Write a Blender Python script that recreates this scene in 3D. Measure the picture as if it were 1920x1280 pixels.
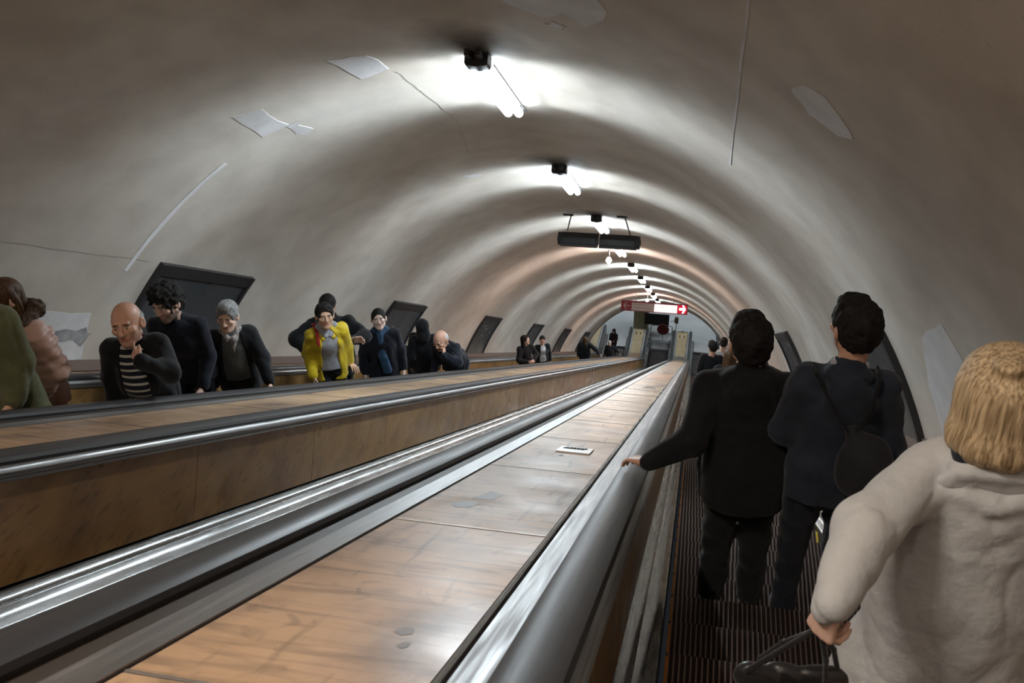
import bpy, bmesh, math, random
import numpy as np
from mathutils import Matrix, Vector

random.seed(4)
for o in list(bpy.data.objects):
    bpy.data.objects.remove(o)
SC = bpy.context.scene
COL = SC.collection

# ------------------------------------------------------------------ camera
# tunnel frame: u = to the right, s = down the slope, n = square to the slope; the lens is at the origin
C30, S30 = math.cos(math.pi/6), 0.5
def W(u, s, n):
    return np.array([u, s*C30 + n*S30, -s*S30 + n*C30])
VX, VY, FPX, ROLL = 1301.6, 654.6, 1760.0, 0.08
_D = np.array([VX-960, VY-640, FPX]); _D /= np.linalg.norm(_D)
_X = np.array([1, ROLL, 0.0]); _X = _X - _D*_X.dot(_D); _X /= np.linalg.norm(_X)
_N = np.cross(_X, _D)
if _N[1] > 0: _N = -_N
Dw, Nw = np.array([0, C30, -S30]), np.array([0, S30, C30])
Xw = np.array([1.0, 0, 0])
def cam_axis(i):                       # camera's image-right, image-down, forward axis in the world
    return _X[i]*Xw + _N[i]*Nw + _D[i]*Dw
R_, Dn_, Fw_ = cam_axis(0), cam_axis(1), cam_axis(2)
cd = bpy.data.cameras.new('camera'); cam = bpy.data.objects.new('camera', cd); COL.objects.link(cam)
cd.sensor_width = 36.0; cd.lens = 36.0*FPX/1920
cd.clip_start = 0.05; cd.clip_end = 200
cd.dof.use_dof = True; cd.dof.focus_distance = 7.0; cd.dof.aperture_fstop = 9.0
cam.matrix_world = Matrix(((R_[0], -Dn_[0], -Fw_[0], 0), (R_[1], -Dn_[1], -Fw_[1], 0), (R_[2], -Dn_[2], -Fw_[2], 0), (0, 0, 0, 1)))
SC.camera = cam
def at(px, u=None, s=None, n=None):    # the point of the place seen at a pixel of the photograph, given one of its coordinates
    r = np.array([px[0]-960, px[1]-640, FPX]); r = np.array([r@_X, r@_D, r@_N])
    k = u/r[0] if u is not None else (s/r[1] if s is not None else n/r[2])
    return r*k
def atW(px, **k): return W(*at(px, **k))

# ------------------------------------------------------------------ world, exposure
wd = bpy.data.worlds.new('world'); SC.world = wd; wd.use_nodes = True
wd.node_tree.nodes['Background'].inputs[0].default_value = (0.02, 0.022, 0.025, 1)
wd.node_tree.nodes['Background'].inputs[1].default_value = 0.3
SC.view_settings.view_transform = 'Standard'; SC.view_settings.look = 'None'
SC.view_settings.gamma = 1.0; SC.view_settings.use_curve_mapping = False
SC.view_settings.exposure = 0.9
TUBE_POWER = 18.0          # emission of a lit tube
SIDE_W, SPREAD, DOWN_W = 5.5, 62, 40.0  # light thrown sideways by each lamp
COOL, WARM, ROSE = (0.82, 0.93, 1.0), (1.0, 0.87, 0.74), (1.0, 0.85, 0.78)

# tunnel dimensions
UC, NC, RT = -1.91, -1.74, 3.95       # centre and radius of the vault
C1, PITCH = 0.48, 2.39                # middle of the nearest escalator, distance to the next
SA, SE, SB = 49.5, 49.2, -9.0         # where the slope begins to level out, where the vault ends, where it starts
R0 = 3.0
LAMP_S = [7.35+4.62*k for k in range(9)]

# ------------------------------------------------------------------ materials
def mat(name, col, rough=0.6, metal=0.0, spec=0.5, **k):
    m = bpy.data.materials.new(name); m.use_nodes = True
    b = m.node_tree.nodes['Principled BSDF']
    b.inputs['Base Color'].default_value = (*col, 1)
    b.inputs['Roughness'].default_value = rough
    b.inputs['Metallic'].default_value = metal
    b.inputs['Specular IOR Level'].default_value = spec
    for a, v in k.items():
        b.inputs[a].default_value = v
    return m
def nodes(m): return m.node_tree.nodes, m.node_tree.links, m.node_tree.nodes['Principled BSDF']
def noise_(m, scale, detail=4, stretch=(1, 1, 1), coord='Object', dist=0.0, rot=(0, 0, 0)):
    N, L, b = nodes(m)
    tc = N.new('ShaderNodeTexCoord'); mp = N.new('ShaderNodeMapping'); nz = N.new('ShaderNodeTexNoise')
    mp.inputs['Scale'].default_value = stretch; mp.inputs['Rotation'].default_value = rot
    nz.inputs['Scale'].default_value = scale; nz.inputs['Detail'].default_value = detail
    nz.inputs['Distortion'].default_value = dist
    L.new(tc.outputs[coord], mp.inputs[0]); L.new(mp.outputs[0], nz.inputs['Vector'])
    return nz.outputs['Fac']
def ramp_(m, fac, stops):
    N, L, b = nodes(m)
    r = N.new('ShaderNodeValToRGB'); L.new(fac, r.inputs[0])
    e = r.color_ramp.elements
    while len(e) < len(stops): e.new(0.5)
    for i, (p, c) in enumerate(stops):
        e[i].position = p; e[i].color = (*c, 1) if len(c) == 3 else c
    return r.outputs[0]
def g3(v): return (v, v, v)
def mul_(m, a, b_, mode='MULTIPLY', fac=1.0):
    N, L, b = nodes(m)
    x = N.new('ShaderNodeMixRGB'); x.blend_type = mode; x.inputs[0].default_value = fac
    for i, v in ((1, a), (2, b_)):
        if isinstance(v, tuple): x.inputs[i].default_value = (*v, 1)
        else: L.new(v, x.inputs[i])
    return x.outputs[0]
def base_(m, out): nodes(m)[1].new(out, nodes(m)[2].inputs['Base Color'])
def rough_(m, out): nodes(m)[1].new(out, nodes(m)[2].inputs['Roughness'])
def bump_(m, out, strength, dist=0.01):
    N, L, b = nodes(m)
    bp = N.new('ShaderNodeBump'); bp.inputs['Strength'].default_value = strength; bp.inputs['Distance'].default_value = dist
    L.new(out, bp.inputs['Height']); L.new(bp.outputs[0], b.inputs['Normal'])

M = {}
# painted plaster of the vault: broad dirt clouds, faint runs across, fine grain
m = M['plaster'] = mat('plaster', (0.6, 0.57, 0.52), 0.75, spec=0.25)
a = ramp_(m, noise_(m, 0.55, 6, dist=0.6), [(0.3, (0.50, 0.445, 0.385)), (0.5, (0.60, 0.55, 0.49)), (0.72, (0.69, 0.655, 0.60))])
b1 = ramp_(m, noise_(m, 3.2, 8, (1, 0.7, 0.7)), [(0.35, g3(0.88)), (0.6, g3(1.0))])
c1 = ramp_(m, noise_(m, 42, 3), [(0.25, g3(0.82)), (0.36, g3(1.0))])
f1 = ramp_(m, noise_(m, 1.6, 2), [(0.66, g3(1.0)), (0.72, g3(1.0))])
pl = mul_(m, mul_(m, a, b1), c1)
for s_ in (7.0, 11.65, 16.3):            # soot above the upper end of the lamps
    N, L, b = nodes(m); tc = N.new('ShaderNodeTexCoord'); vd = N.new('ShaderNodeVectorMath'); vd.operation = 'DISTANCE'
    nv = N.new('ShaderNodeTexNoise'); nv.inputs['Scale'].default_value = 5; av = N.new('ShaderNodeVectorMath'); av.operation = 'MULTIPLY_ADD'
    L.new(tc.outputs['Object'], nv.inputs['Vector']); L.new(nv.outputs['Color'], av.inputs[0]); av.inputs[1].default_value = (.25, .25, .25); L.new(tc.outputs['Object'], av.inputs[2])
    L.new(av.outputs[0], vd.inputs[0]); q_ = W(-1.87, s_, 2.2); vd.inputs[1].default_value = (q_[0]+.125, q_[1]+.125, q_[2]+.125)
    pl = mul_(m, pl, ramp_(m, vd.outputs['Value'], [(0.08, g3(0.25)), (0.55, g3(1.0))]))
base_(m, pl); bump_(m, noise_(m, 1.6, 4), 0.16, 0.03)
m = M['patch'] = mat('patch_plaster', (0.66, 0.66, 0.68), 0.7, spec=0.25)
base_(m, ramp_(m, noise_(m, 3, 6), [(0.3, (0.58, 0.57, 0.57)), (0.7, (0.74, 0.74, 0.76))])); bump_(m, noise_(m, 12, 6), 0.3, 0.01)
m = M['stain'] = mat('damp_stain', (0.33, 0.33, 0.33), 0.8)
base_(m, ramp_(m, noise_(m, 9, 6), [(0.3, (0.22, 0.22, 0.23)), (0.7, (0.46, 0.46, 0.47))]))
M['crack'] = mat('crack', (0.40, 0.36, 0.32), 0.9)
M['streak'] = mat('filler_streak', (0.78, 0.78, 0.8), 0.7)
# lacquered ply of the decks: tan, grey where hands and feet have worn it
m = M['deckwood'] = mat('deck_plywood', (0.5, 0.3, 0.17), 0.3, spec=0.5)
a = ramp_(m, noise_(m, 1.5, 5, (1.3, 0.5, 0.5), dist=0.6), [(0.30, (0.22, 0.15, 0.105)), (0.45, (0.40, 0.265, 0.165)), (0.58, (0.48, 0.325, 0.20)), (0.75, (0.43, 0.32, 0.24))])
b1 = ramp_(m, noise_(m, 9, 8, (0.35, 2.2, 2.2), dist=.7), [(0.34, g3(0.66)), (0.52, g3(1.0))])
c1 = ramp_(m, noise_(m, 17, 5, (1, 0.09, 0.09), rot=(0, 0, 0.6), dist=.5), [(0.31, g3(0.6)), (0.40, g3(1.0))])
c2 = ramp_(m, noise_(m, 11, 5, (1, 0.7, 0.7), dist=1.2), [(0.30, g3(0.72)), (0.42, g3(1.0))])
sm = ramp_(m, noise_(m, 2.2, 5, (1.4, .7, .7)), [(0.50, g3(1.0)), (0.72, (0.50, 0.50, 0.56))])
base_(m, mul_(m, mul_(m, mul_(m, mul_(m, a, b1), c1), c2), sm, fac=0.9)); rough_(m, ramp_(m, noise_(m, 3, 5), [(0.3, g3(0.28)), (0.7, g3(0.5))]))
bump_(m, noise_(m, 5, 6, (1.0, 0.5, 0.5)), 0.05, 0.02)
# darker varnished panels inside the balustrades
m = M['sidewood'] = mat('varnished_panel', (0.3, 0.16, 0.05), 0.34, spec=0.5)
a = ramp_(m, noise_(m, 2.4, 8, (1, 1, 2.0), dist=0.5), [(0.3, (0.17, 0.09, 0.03)), (0.55, (0.28, 0.16, 0.055)), (0.8, (0.34, 0.21, 0.08))])
b1 = ramp_(m, noise_(m, 16, 6, (1, 0.6, 2.2)), [(0.28, g3(0.55)), (0.45, g3(1.0))])
base_(m, mul_(m, a, b1)); rough_(m, ramp_(m, noise_(m, 4, 5), [(0.3, g3(0.26)), (0.7, g3(0.42))])); bump_(m, noise_(m, 6, 5, (1, 1, .5)), 0.08, 0.02)
m = M['endwood'] = mat('pale_end_panel', (0.62, 0.48, 0.26), 0.4)
base_(m, ramp_(m, noise_(m, 3, 6), [(0.3, (0.5, 0.38, 0.2)), (0.7, (0.68, 0.54, 0.32))]))
def metalmat(name, v, r, st=(1, 0.04, 0.04), tint=(1, 1, 1)):
    m = mat(name, (v*tint[0], v*tint[1], v*tint[2]), r, 0.9)
    base_(m, ramp_(m, noise_(m, 5, 6, (3, .25, .25)), [(0.25, (v*.9*tint[0], v*.9*tint[1], v*.9*tint[2])), (0.6, (v*tint[0], v*tint[1], v*tint[2]))]))
    rough_(m, ramp_(m, noise_(m, 60, 5, st), [(0.3, g3(r*0.7)), (0.7, g3(min(1, r*1.35)))]))
    return m
M['steel'] = metalmat('brushed_steel', 0.36, 0.42)
M['trim'] = metalmat('dull_trim', 0.34, 0.36)
M['steeldark'] = metalmat('worn_steel', 0.42, 0.38)
M['chrome'] = metalmat('polished_trim', 0.40, 0.26)
M['seam'] = mat('seam_metal', (0.5, 0.49, 0.48), 0.35, 0.9)
M['groove'] = mat('dark_groove', (0.03, 0.02, 0.025), 0.6)
M['guide'] = mat('brown_guide', (0.035, 0.028, 0.022), 0.55)
m = M['rubber'] = mat('handrail_rubber', (0.03, 0.03, 0.033), 0.42, spec=0.45)
rough_(m, ramp_(m, noise_(m, 40, 4, (1, .02, .02)), [(0.3, g3(0.36)), (0.7, g3(0.48))]))
m = M['skirt'] = mat('dark_skirt', (0.05, 0.045, 0.045), 0.4, 0.6)
m = M['tread'] = mat('step_metal', (0.10, 0.075, 0.07), 0.5, 0.7)
base_(m, ramp_(m, noise_(m, 5, 5), [(0.3, (0.02, 0.015, 0.014)), (0.7, (0.05, 0.038, 0.036))]))
M['ridge'] = mat('ridge_metal', (0.30, 0.235, 0.22), 0.4, 0.8)
M['riser'] = mat('step_riser', (0.02, 0.017, 0.017), 0.6, 0.3)
M['yellow'] = mat('yellow_edge', (0.75, 0.55, 0.02), 0.5)
M['orange'] = mat('orange_edge', (0.5, 0.2, 0.02), 0.5)
M['skirting'] = mat('brown_skirting', (0.16, 0.11, 0.09), 0.6)
M['board'] = mat('board_panel', (0.055, 0.062, 0.068), 0.32, spec=0.5)
rough_(M['board'], ramp_(M['board'], noise_(M['board'], 2, 4), [(0.3, g3(0.25)), (0.7, g3(0.42))]))
M['frame'] = mat('board_frame', (0.028, 0.028, 0.032), 0.4)
M['paper'] = mat('torn_paper', (0.7, 0.72, 0.72), 0.8)
M['housing'] = mat('lamp_housing', (0.035, 0.035, 0.038), 0.6)
M['lampwhite'] = mat('lamp_tray', (0.75, 0.75, 0.75), 0.5)
M['black'] = mat('black_paint', (0.014, 0.015, 0.017), 0.5)
m = M['floorgrey'] = mat('hall_floor', (0.3, 0.33, 0.36), 0.35)
base_(m, ramp_(m, noise_(m, 1.2, 6), [(0.3, (0.40, 0.42, 0.43)), (0.7, (0.5, 0.52, 0.53))]))
M['hallwall'] = mat('hall_wall', (0.42, 0.45, 0.47), 0.5)
M['booth'] = mat('olive_booth', (0.32, 0.32, 0.2), 0.5)
M['discred'] = mat('dark_red', (0.11, 0.012, 0.012), 0.5)
M['signred'] = mat('sign_red', (0.32, 0.02, 0.03), 0.4)
M['signface'] = mat('sign_face', (0.66, 0.52, 0.46), 0.4)
def emit(name, col, p):
    m = mat(name, col, 0.5); b = m.node_tree.nodes['Principled BSDF']
    b.inputs['Emission Color'].default_value = (*col, 1); b.inputs['Emission Strength'].default_value = p
    return m
M['tube_cool'] = emit('tube_cool', COOL, TUBE_POWER)
M['tube_rose'] = emit('tube_rose', ROSE, TUBE_POWER*1.25)
M['tube_warm'] = emit('tube_warm', WARM, TUBE_POWER)
M['signlit'] = emit('sign_lit', (1.0, 0.93, 0.92), 0.45)
M['arrowlit'] = emit('arrow_lit', (1.0, 0.98, 0.98), 1.0)
M['redlit'] = emit('red_lit', (0.6, 0.005, 0.03), 0.35)
M['signpale'] = mat('sign_pale_arrow', (0.6, 0.5, 0.46), 0.5)
M['letters'] = mat('sign_letters', (0.42, 0.31, 0.27), 0.5)

# ------------------------------------------------------------------ object helpers
def tag(o, label=None, cat=None, group=None, kind=None):
    if label: o['label'] = label
    if cat: o['category'] = cat
    if group: o['group'] = group
    if kind: o['kind'] = kind
    return o
def empty(name, loc=(0, 0, 0), rz=0.0):
    o = bpy.data.objects.new(name, None); COL.objects.link(o); o.location = loc; o.rotation_euler = (0, 0, rz)
    o.empty_display_size = 0.1
    return o
def link(name, me, parent=None, world=False):
    o = bpy.data.objects.new(name, me); COL.objects.link(o)
    if parent is not None:
        o.parent = parent
        if world:                      # the mesh is in world coordinates: cancel the parent's place
            loc = parent.location; rz = parent.rotation_euler.z
            o.matrix_parent_inverse = (Matrix.Translation(loc) @ Matrix.Rotation(rz, 4, 'Z')).inverted()
    return o
class MB:
    def __init__(s): s.v = []; s.f = []; s.m = []
    def add(s, vs, fs, mi=0):
        b = len(s.v); s.v += [tuple(map(float, q)) for q in vs]; s.f += [tuple(b+i for i in f) for f in fs]; s.m += [mi]*len(fs)
    def box(s, c, ax, h, mi=0):        # centre, three axes, half sizes
        c = np.array(c, float); ax = [np.array(a_, float) for a_ in ax]
        vs = [c + ax[0]*h[0]*i + ax[1]*h[1]*j + ax[2]*h[2]*k for i in (-1, 1) for j in (-1, 1) for k in (-1, 1)]
        s.add(vs, [(0, 1, 3, 2), (4, 6, 7, 5), (0, 4, 5, 1), (2, 3, 7, 6), (0, 2, 6, 4), (1, 5, 7, 3)], mi)
    def tube(s, pts, r, n=10, mi=0, closed=False, caps=True):
        pts = [np.array(p, float) for p in pts]; k = len(pts); rr = r if hasattr(r, '__len__') else [r]*k
        rings = []; prev = None
        for i, p in enumerate(pts):
            if closed: t = pts[(i+1) % k]-pts[i-1]
            else: t = pts[min(i+1, k-1)]-pts[max(i-1, 0)]
            t = t/np.linalg.norm(t)
            if prev is None:
                a_ = np.cross(t, [0, 0, 1.0]);
                if np.linalg.norm(a_) < 1e-3: a_ = np.cross(t, [1.0, 0, 0])
            else: a_ = prev-t*prev.dot(t)
            a_ /= np.linalg.norm(a_); prev = a_; b_ = np.cross(t, a_)
            rings.append([p+rr[i]*(math.cos(q)*a_+math.sin(q)*b_) for q in (2*math.pi*j/n for j in range(n))])
        vs = [q for R in rings for q in R]; fs = []
        for i in range(k if closed else k-1):
            for j in range(n):
                a1, a2 = i*n+j, i*n+(j+1) % n; b1, b2 = ((i+1) % k)*n+j, ((i+1) % k)*n+(j+1) % n
                fs.append((a1, a2, b2, b1))
        if not closed and caps: fs += [tuple(range(n))[::-1], tuple((k-1)*n+j for j in range(n))]
        s.add(vs, fs, mi)
    def build(s, name, mats, parent=None, smooth=False, world=True, recalc=False):
        me = bpy.data.meshes.new(name); me.from_pydata(s.v, [], s.f); me.update()
        for q in (mats if isinstance(mats, (list, tuple)) else [mats]): me.materials.append(q)
        me.polygons.foreach_set('material_index', s.m)
        if recalc:
            bm = bmesh.new(); bm.from_mesh(me); bmesh.ops.recalc_face_normals(bm, faces=bm.faces); bm.to_mesh(me); bm.free()
        if smooth:
            me.polygons.foreach_set('use_smooth', [True]*len(me.polygons))
            try: me.set_sharp_from_angle(angle=math.radians(38))
            except Exception: pass
        return link(name, me, parent, world)

# path of everything that runs down the slope: straight, a bend, then level
CEN = W(0, SA, R0)
def P(s_, u, n):
    """point at path length s_ (slope, then bend measured at n=0, then level)"""
    if s_ <= SA: return W(u, s_, n)
    th = (s_-SA)/R0
    if th < math.pi/6:
        a_ = math.pi/6-th              # remaining pitch
        return np.array([u, CEN[1]-math.sin(a_)*(R0-n), CEN[2]-math.cos(a_)*(R0-n)])
    L_ = s_-SA-R0*math.pi/6
    return np.array([u, CEN[1]+L_, CEN[2]-(R0-n)])
SBEND = SA+R0*math.pi/6
FLOOR_Z = P(SBEND, 0, -1.25)[2]
def stations(s0, s1, extra=()):
    st = {s0, s1}
    for k in range(9):
        q = SA+(SBEND-SA)*k/8
        if s0 < q < s1: st.add(q)
    for e in extra:
        if s0 < e < s1: st.add(e)
    return sorted(st)
def extrude(mb, prof, s0, s1, mi=0, closed=False, caps=True, step=None):
    ex = list(np.arange(s0, s1, step)) if step else []
    st = stations(s0, s1, ex); n = len(prof); vs = []; fs = []
    for q in st: vs += [P(q, u, nn) for u, nn in prof]
    for i in range(len(st)-1):
        for j in range(n if closed else n-1):
            k = (j+1) % n
            fs.append((i*n+j, i*n+k, (i+1)*n+k, (i+1)*n+j))
    if closed and caps: fs += [tuple(range(n)), tuple((len(st)-1)*n+j for j in range(n))[::-1]]
    mb.add(vs, fs, mi)
def strip(name, prof, s0, s1, m_, parent=None, closed=False, smooth=False, step=None):
    mb = MB(); extrude(mb, prof, s0, s1, 0, closed, True, step)
    return mb.build(name, m_, parent, smooth, recalc=closed)

# ------------------------------------------------------------------ the vault
def wallp(s_, deg, r=RT):
    a_ = math.radians(deg); return W(UC+r*math.cos(a_), s_, NC+r*math.sin(a_))
A0, A1 = 16.2, 163.8
mb = MB(); na = 64; ss = np.linspace(SB, SE, 60)
vs = [wallp(s_, A0+(A1-A0)*i/na) for s_ in ss for i in range(na+1)]
fs = [(j*(na+1)+i, (j+1)*(na+1)+i, (j+1)*(na+1)+i+1, j*(na+1)+i+1) for j in range(len(ss)-1) for i in range(na)]
mb.add(vs, fs)
vault = mb.build('ceiling', M['plaster'], smooth=True)
tag(vault, 'long curved plaster vault of the escalator tunnel, stained and patched', 'ceiling', kind='structure')
def blob(name, pts, m_, r=RT-0.004, jit=0.0, sub=3):
    """irregular patch lying on the vault; pts = (s, deg) outline"""
    pts = [np.array(p, float) for p in pts]; out = []
    rnd = random.Random(len(pts)*7+int(pts[0][1]*10))
    for i, p in enumerate(pts):
        q = pts[(i+1) % len(pts)]
        for k in range(sub):
            t = k/sub; z = p*(1-t)+q*t
            if k or jit: z = z+np.array([rnd.uniform(-1, 1)*jit, rnd.uniform(-1, 1)*jit*14])
            out.append(z)
    mb = MB(); c = sum(out)/len(out); rings = [1.0, 0.66, 0.33]
    vs = [wallp(*(c+(q-c)*k), r) for k in rings for q in out]+[wallp(*c, r)]
    n = len(out); fs = []
    for a_ in range(2):
        for i in range(n): fs.append((a_*n+i, a_*n+(i+1) % n, (a_+1)*n+(i+1) % n, (a_+1)*n+i))
    for i in range(n): fs.append((2*n+i, 2*n+(i+1) % n, 3*n))
    # rim so that the patch has a thickness
    vs2 = [wallp(*q, RT+0.002) for q in out]; b0 = len(vs); vs += vs2
    for i in range(n): fs.append((i, b0+i, b0+(i+1) % n, (i+1) % n))
    mb.add(vs, fs); return mb.build(name, m_, vault, recalc=True)
blob('plaster_patch', [(7.30, 121.4), (7.42, 118.3), (7.98, 118.4), (7.93, 122.0)], M['patch'], jit=.03)
blob('plaster_patch', [(7.95, 118.9), (8.0, 117.2), (8.35, 116.8), (8.4, 118.6)], M['patch'], jit=.03)
blob('plaster_patch', [(5.5, 83.5), (6.02, 82.9), (6.2, 79.6), (6.02, 76.5), (6.17, 74.9), (5.8, 71.7), (5.5, 73.0), (5.35, 78)], M['patch'], jit=.03)
blob('plaster_patch', [(6.35, 79.2), (6.42, 78.0), (6.3, 77.2), (6.25, 78.6)], M['patch'], jit=.02)
blob('plaster_patch', [(5.29, 54.4), (5.09, 53.2), (5.02, 51.0), (5.27, 47.6), (5.44, 49.4), (5.5, 51.8)], M['patch'], jit=.03)
blob('plaster_patch', [(7.0, 155.9), (7.8, 155.7), (7.95, 162.6), (7.1, 163.2)], M['patch'], jit=.01)
blob('plaster_patch', [(6.2, 31.0), (6.9, 29.5), (7.3, 24.0), (7.35, 17.2), (5.9, 17.0)], M['patch'], jit=.015)
blob('damp_stain', [(7.38, 159.6), (7.42, 158.6), (7.6, 158.3), (7.85, 157.9), (7.92, 158.8), (7.88, 160.8), (7.8, 159.9), (7.6, 160.0)], M['stain'], RT-0.008, jit=.02)
blob('filler_streak', [(7.93, 148.8), (7.95, 140.6), (7.93, 128.3), (7.99, 128.3), (8.02, 140.6), (7.99, 148.8)], M['streak'], jit=.006)
blob('plaster_patch', [(11.9, 108), (12.0, 105.2), (12.15, 105.0), (12.1, 107.6)], M['patch'], jit=.02)
blob('plaster_patch', [(7.0, 106.5), (7.1, 102.0), (7.5, 101), (7.6, 105)], M['patch'], jit=.03)
blob('filler_streak', [(4.0, 59.3), (6.2, 58.8), (8.3, 58.2), (8.3, 58.1), (6.2, 58.6), (4.0, 59.1)], M['patch'], RT-.003, jit=.008)
def crack(pts, w=0.006):
    mb = MB(); vs = []; rnd = random.Random(int(pts[0][0]*100)); P_ = []
    for i in range(len(pts)-1):
        for k in range(8):
            t = k/8; P_.append((pts[i][0]*(1-t)+pts[i+1][0]*t+rnd.uniform(-.02, .02), pts[i][1]*(1-t)+pts[i+1][1]*t+rnd.uniform(-.15, .15)))
    P_.append(pts[-1])
    for s_, d_ in P_:
        ww = w*rnd.uniform(.4, 1.3); dd = math.degrees(ww/RT); vs += [wallp(s_, d_-dd, RT-.003), wallp(s_, d_+dd, RT-.003)]
    mb.add(vs, [(2*i, 2*i+1, 2*i+3, 2*i+2) for i in range(len(P_)-1)]); mb.build('crack', M['crack'], vault)
crack([(7.6, 100.8), (8.3, 100.3), (9.4, 99.8)], .007); crack([(9.4, 99.8), (10.8, 103)], .004)
crack([(6.0, 147.2), (8.2, 146.8)], .004); crack([(11.0, 101), (11.6, 97)], .004)
crack([(10.6, 116), (12.4, 108)], .004)
# the brown skirtings at the foot of the vault
for side, a_ in (('left', 1), ('right', -1)):
    ue = UC - a_*3.785
    o = strip('baseboard_'+side, [(ue+a_*0.0, -0.56), (ue+a_*0.035, -0.565), (ue+a_*0.04, -0.665), (ue-a_*.05, -0.67), (ue-a_*.05, -.56)], SB, 51.6, M['skirting'], closed=True)
    tag(o, 'brown painted skirting along the foot of the %s side of the vault' % side, 'skirting', kind='structure')
# closing wall behind the camera
mb = MB(); mb.box(W(UC, SB-.1, -.5), (Xw, Dw, Nw), (6, .1, 5)); tag(mb.build('wall_back', M['plaster']), kind='structure')

# ------------------------------------------------------------------ lower hall
y0 = CEN[1]+1.2
mb = MB(); mb.box((UC, y0+5.4, FLOOR_Z-.1), (Xw, (0, 1, 0), (0, 0, 1)), (9, 5.4, .1)); tag(mb.build('floor', M['floorgrey']), kind='structure')
mb = MB(); mb.box((UC, y0+11, FLOOR_Z+3), (Xw, (0, 1, 0), (0, 0, 1)), (9, .1, 3.4)); tag(mb.build('wall_far', M['hallwall']), kind='structure')
mb = MB(); mb.box((UC-7.4, y0+5.2, FLOOR_Z+3), (Xw, (0, 1, 0), (0, 0, 1)), (.1, 6.5, 3.4)); tag(mb.build('wall_left', M['hallwall']), kind='structure')
mb = MB(); mb.box((UC+7.4, y0+5.2, FLOOR_Z+3), (Xw, (0, 1, 0), (0, 0, 1)), (.1, 6.5, 3.4)); tag(mb.build('wall_right', M['hallwall']), kind='structure')
# face of the opening: a rim round the end of the vault
mb = MB(); n = 64
for i in range(n):
    d0, d1 = A0-14+(A1-A0+28)*i/n, A0-14+(A1-A0+28)*(i+1)/n
    for ra, rb in ((RT-.03, RT+2.2),):
        p = [wallp(SE+.02, d0, ra), wallp(SE+.02, d1, ra), wallp(SE+.02, d1, rb), wallp(SE+.02, d0, rb)]
        q = [wallp(SE+.16, d0, ra), wallp(SE+.16, d1, ra), wallp(SE+.16, d1, rb), wallp(SE+.16, d0, rb)]
        mb.add(p+q, [(0, 1, 2, 3), (4, 7, 6, 5), (0, 4, 5, 1)])
tag(mb.build('trim_1', M['skirting']), 'dark rim round the lower end of the vault', 'rim', kind='structure')
mb = MB(); mb.box((UC, y0+5.2, FLOOR_Z+6.0), (Xw, (0, 1, 0), (0, 0, 1)), (9, 7.5, .1)); tag(mb.build('trim_2', M['hallwall']), 'ceiling of the lower hall', 'ceiling', kind='structure')

# ------------------------------------------------------------------ escalators
S_END = SBEND+2.15
STEP_P = 0.4/C30                      # path length of one step
def tread_z(y): k = math.floor((y-STEP_Y0)/0.4); return STEP_Z0-k*0.4*math.tan(math.pi/6)
STEP_Y0 = -0.06; STEP_Z0 = -1.23/C30-STEP_Y0*math.tan(math.pi/6) - 0.4*math.tan(math.pi/6)
def make_step():
    mb = MB(); w = 0.495; d = 0.4; ax = (Xw, np.array([0, 1., 0]), np.array([0, 0, 1.]))
    mb.box((0, d/2, -.03), ax, (w, d/2-.002, .022), 0)
    # ridges running with the travel, the front ends chamfered
    n = 44
    for i in range(n):
        x = -w+.012+(2*w-.024)*i/(n-1)
        a_, b_ = x-.0036, x+.0036; y1, y2 = .004, d-.003
        mb.add([(a_, y1, -.01), (b_, y1, -.01), (b_, y2, -.01), (a_, y2, -.01), (a_, y1, 0), (b_, y1, 0), (b_, y2-.006, 0), (a_, y2-.006, 0)],
               [(4, 5, 6, 7), (0, 1, 5, 4), (1, 2, 6, 5), (2, 3, 7, 6), (3, 0, 4, 7)], 4)
    # curved riser hanging from the front edge
    prof = [(d-.002, -.01), (d-.004, -.06), (d-.012, -.12), (d-.03, -.19), (d-.05, -.25)]
    for i in range(4):
        (y1, z1), (y2, z2) = prof[i], prof[i+1]
        mb.add([(-w, y1, z1), (w, y1, z1), (w, y2, z2), (-w, y2, z2)], [(0, 1, 2, 3)], 1)
    for x, mi in ((w-.006, 2), (-w+.006, 3)):
        mb.box((x, d/2, 0.0015), ax, (.0055, d/2-.03, .0035), mi)
    me = mb.build('step', [M['tread'], M['riser'], M['yellow'], M['orange'], M['ridge']], world=False)
    d_ = me.data; bpy.data.objects.remove(me); return d_
STEP_ME = make_step()
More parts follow.
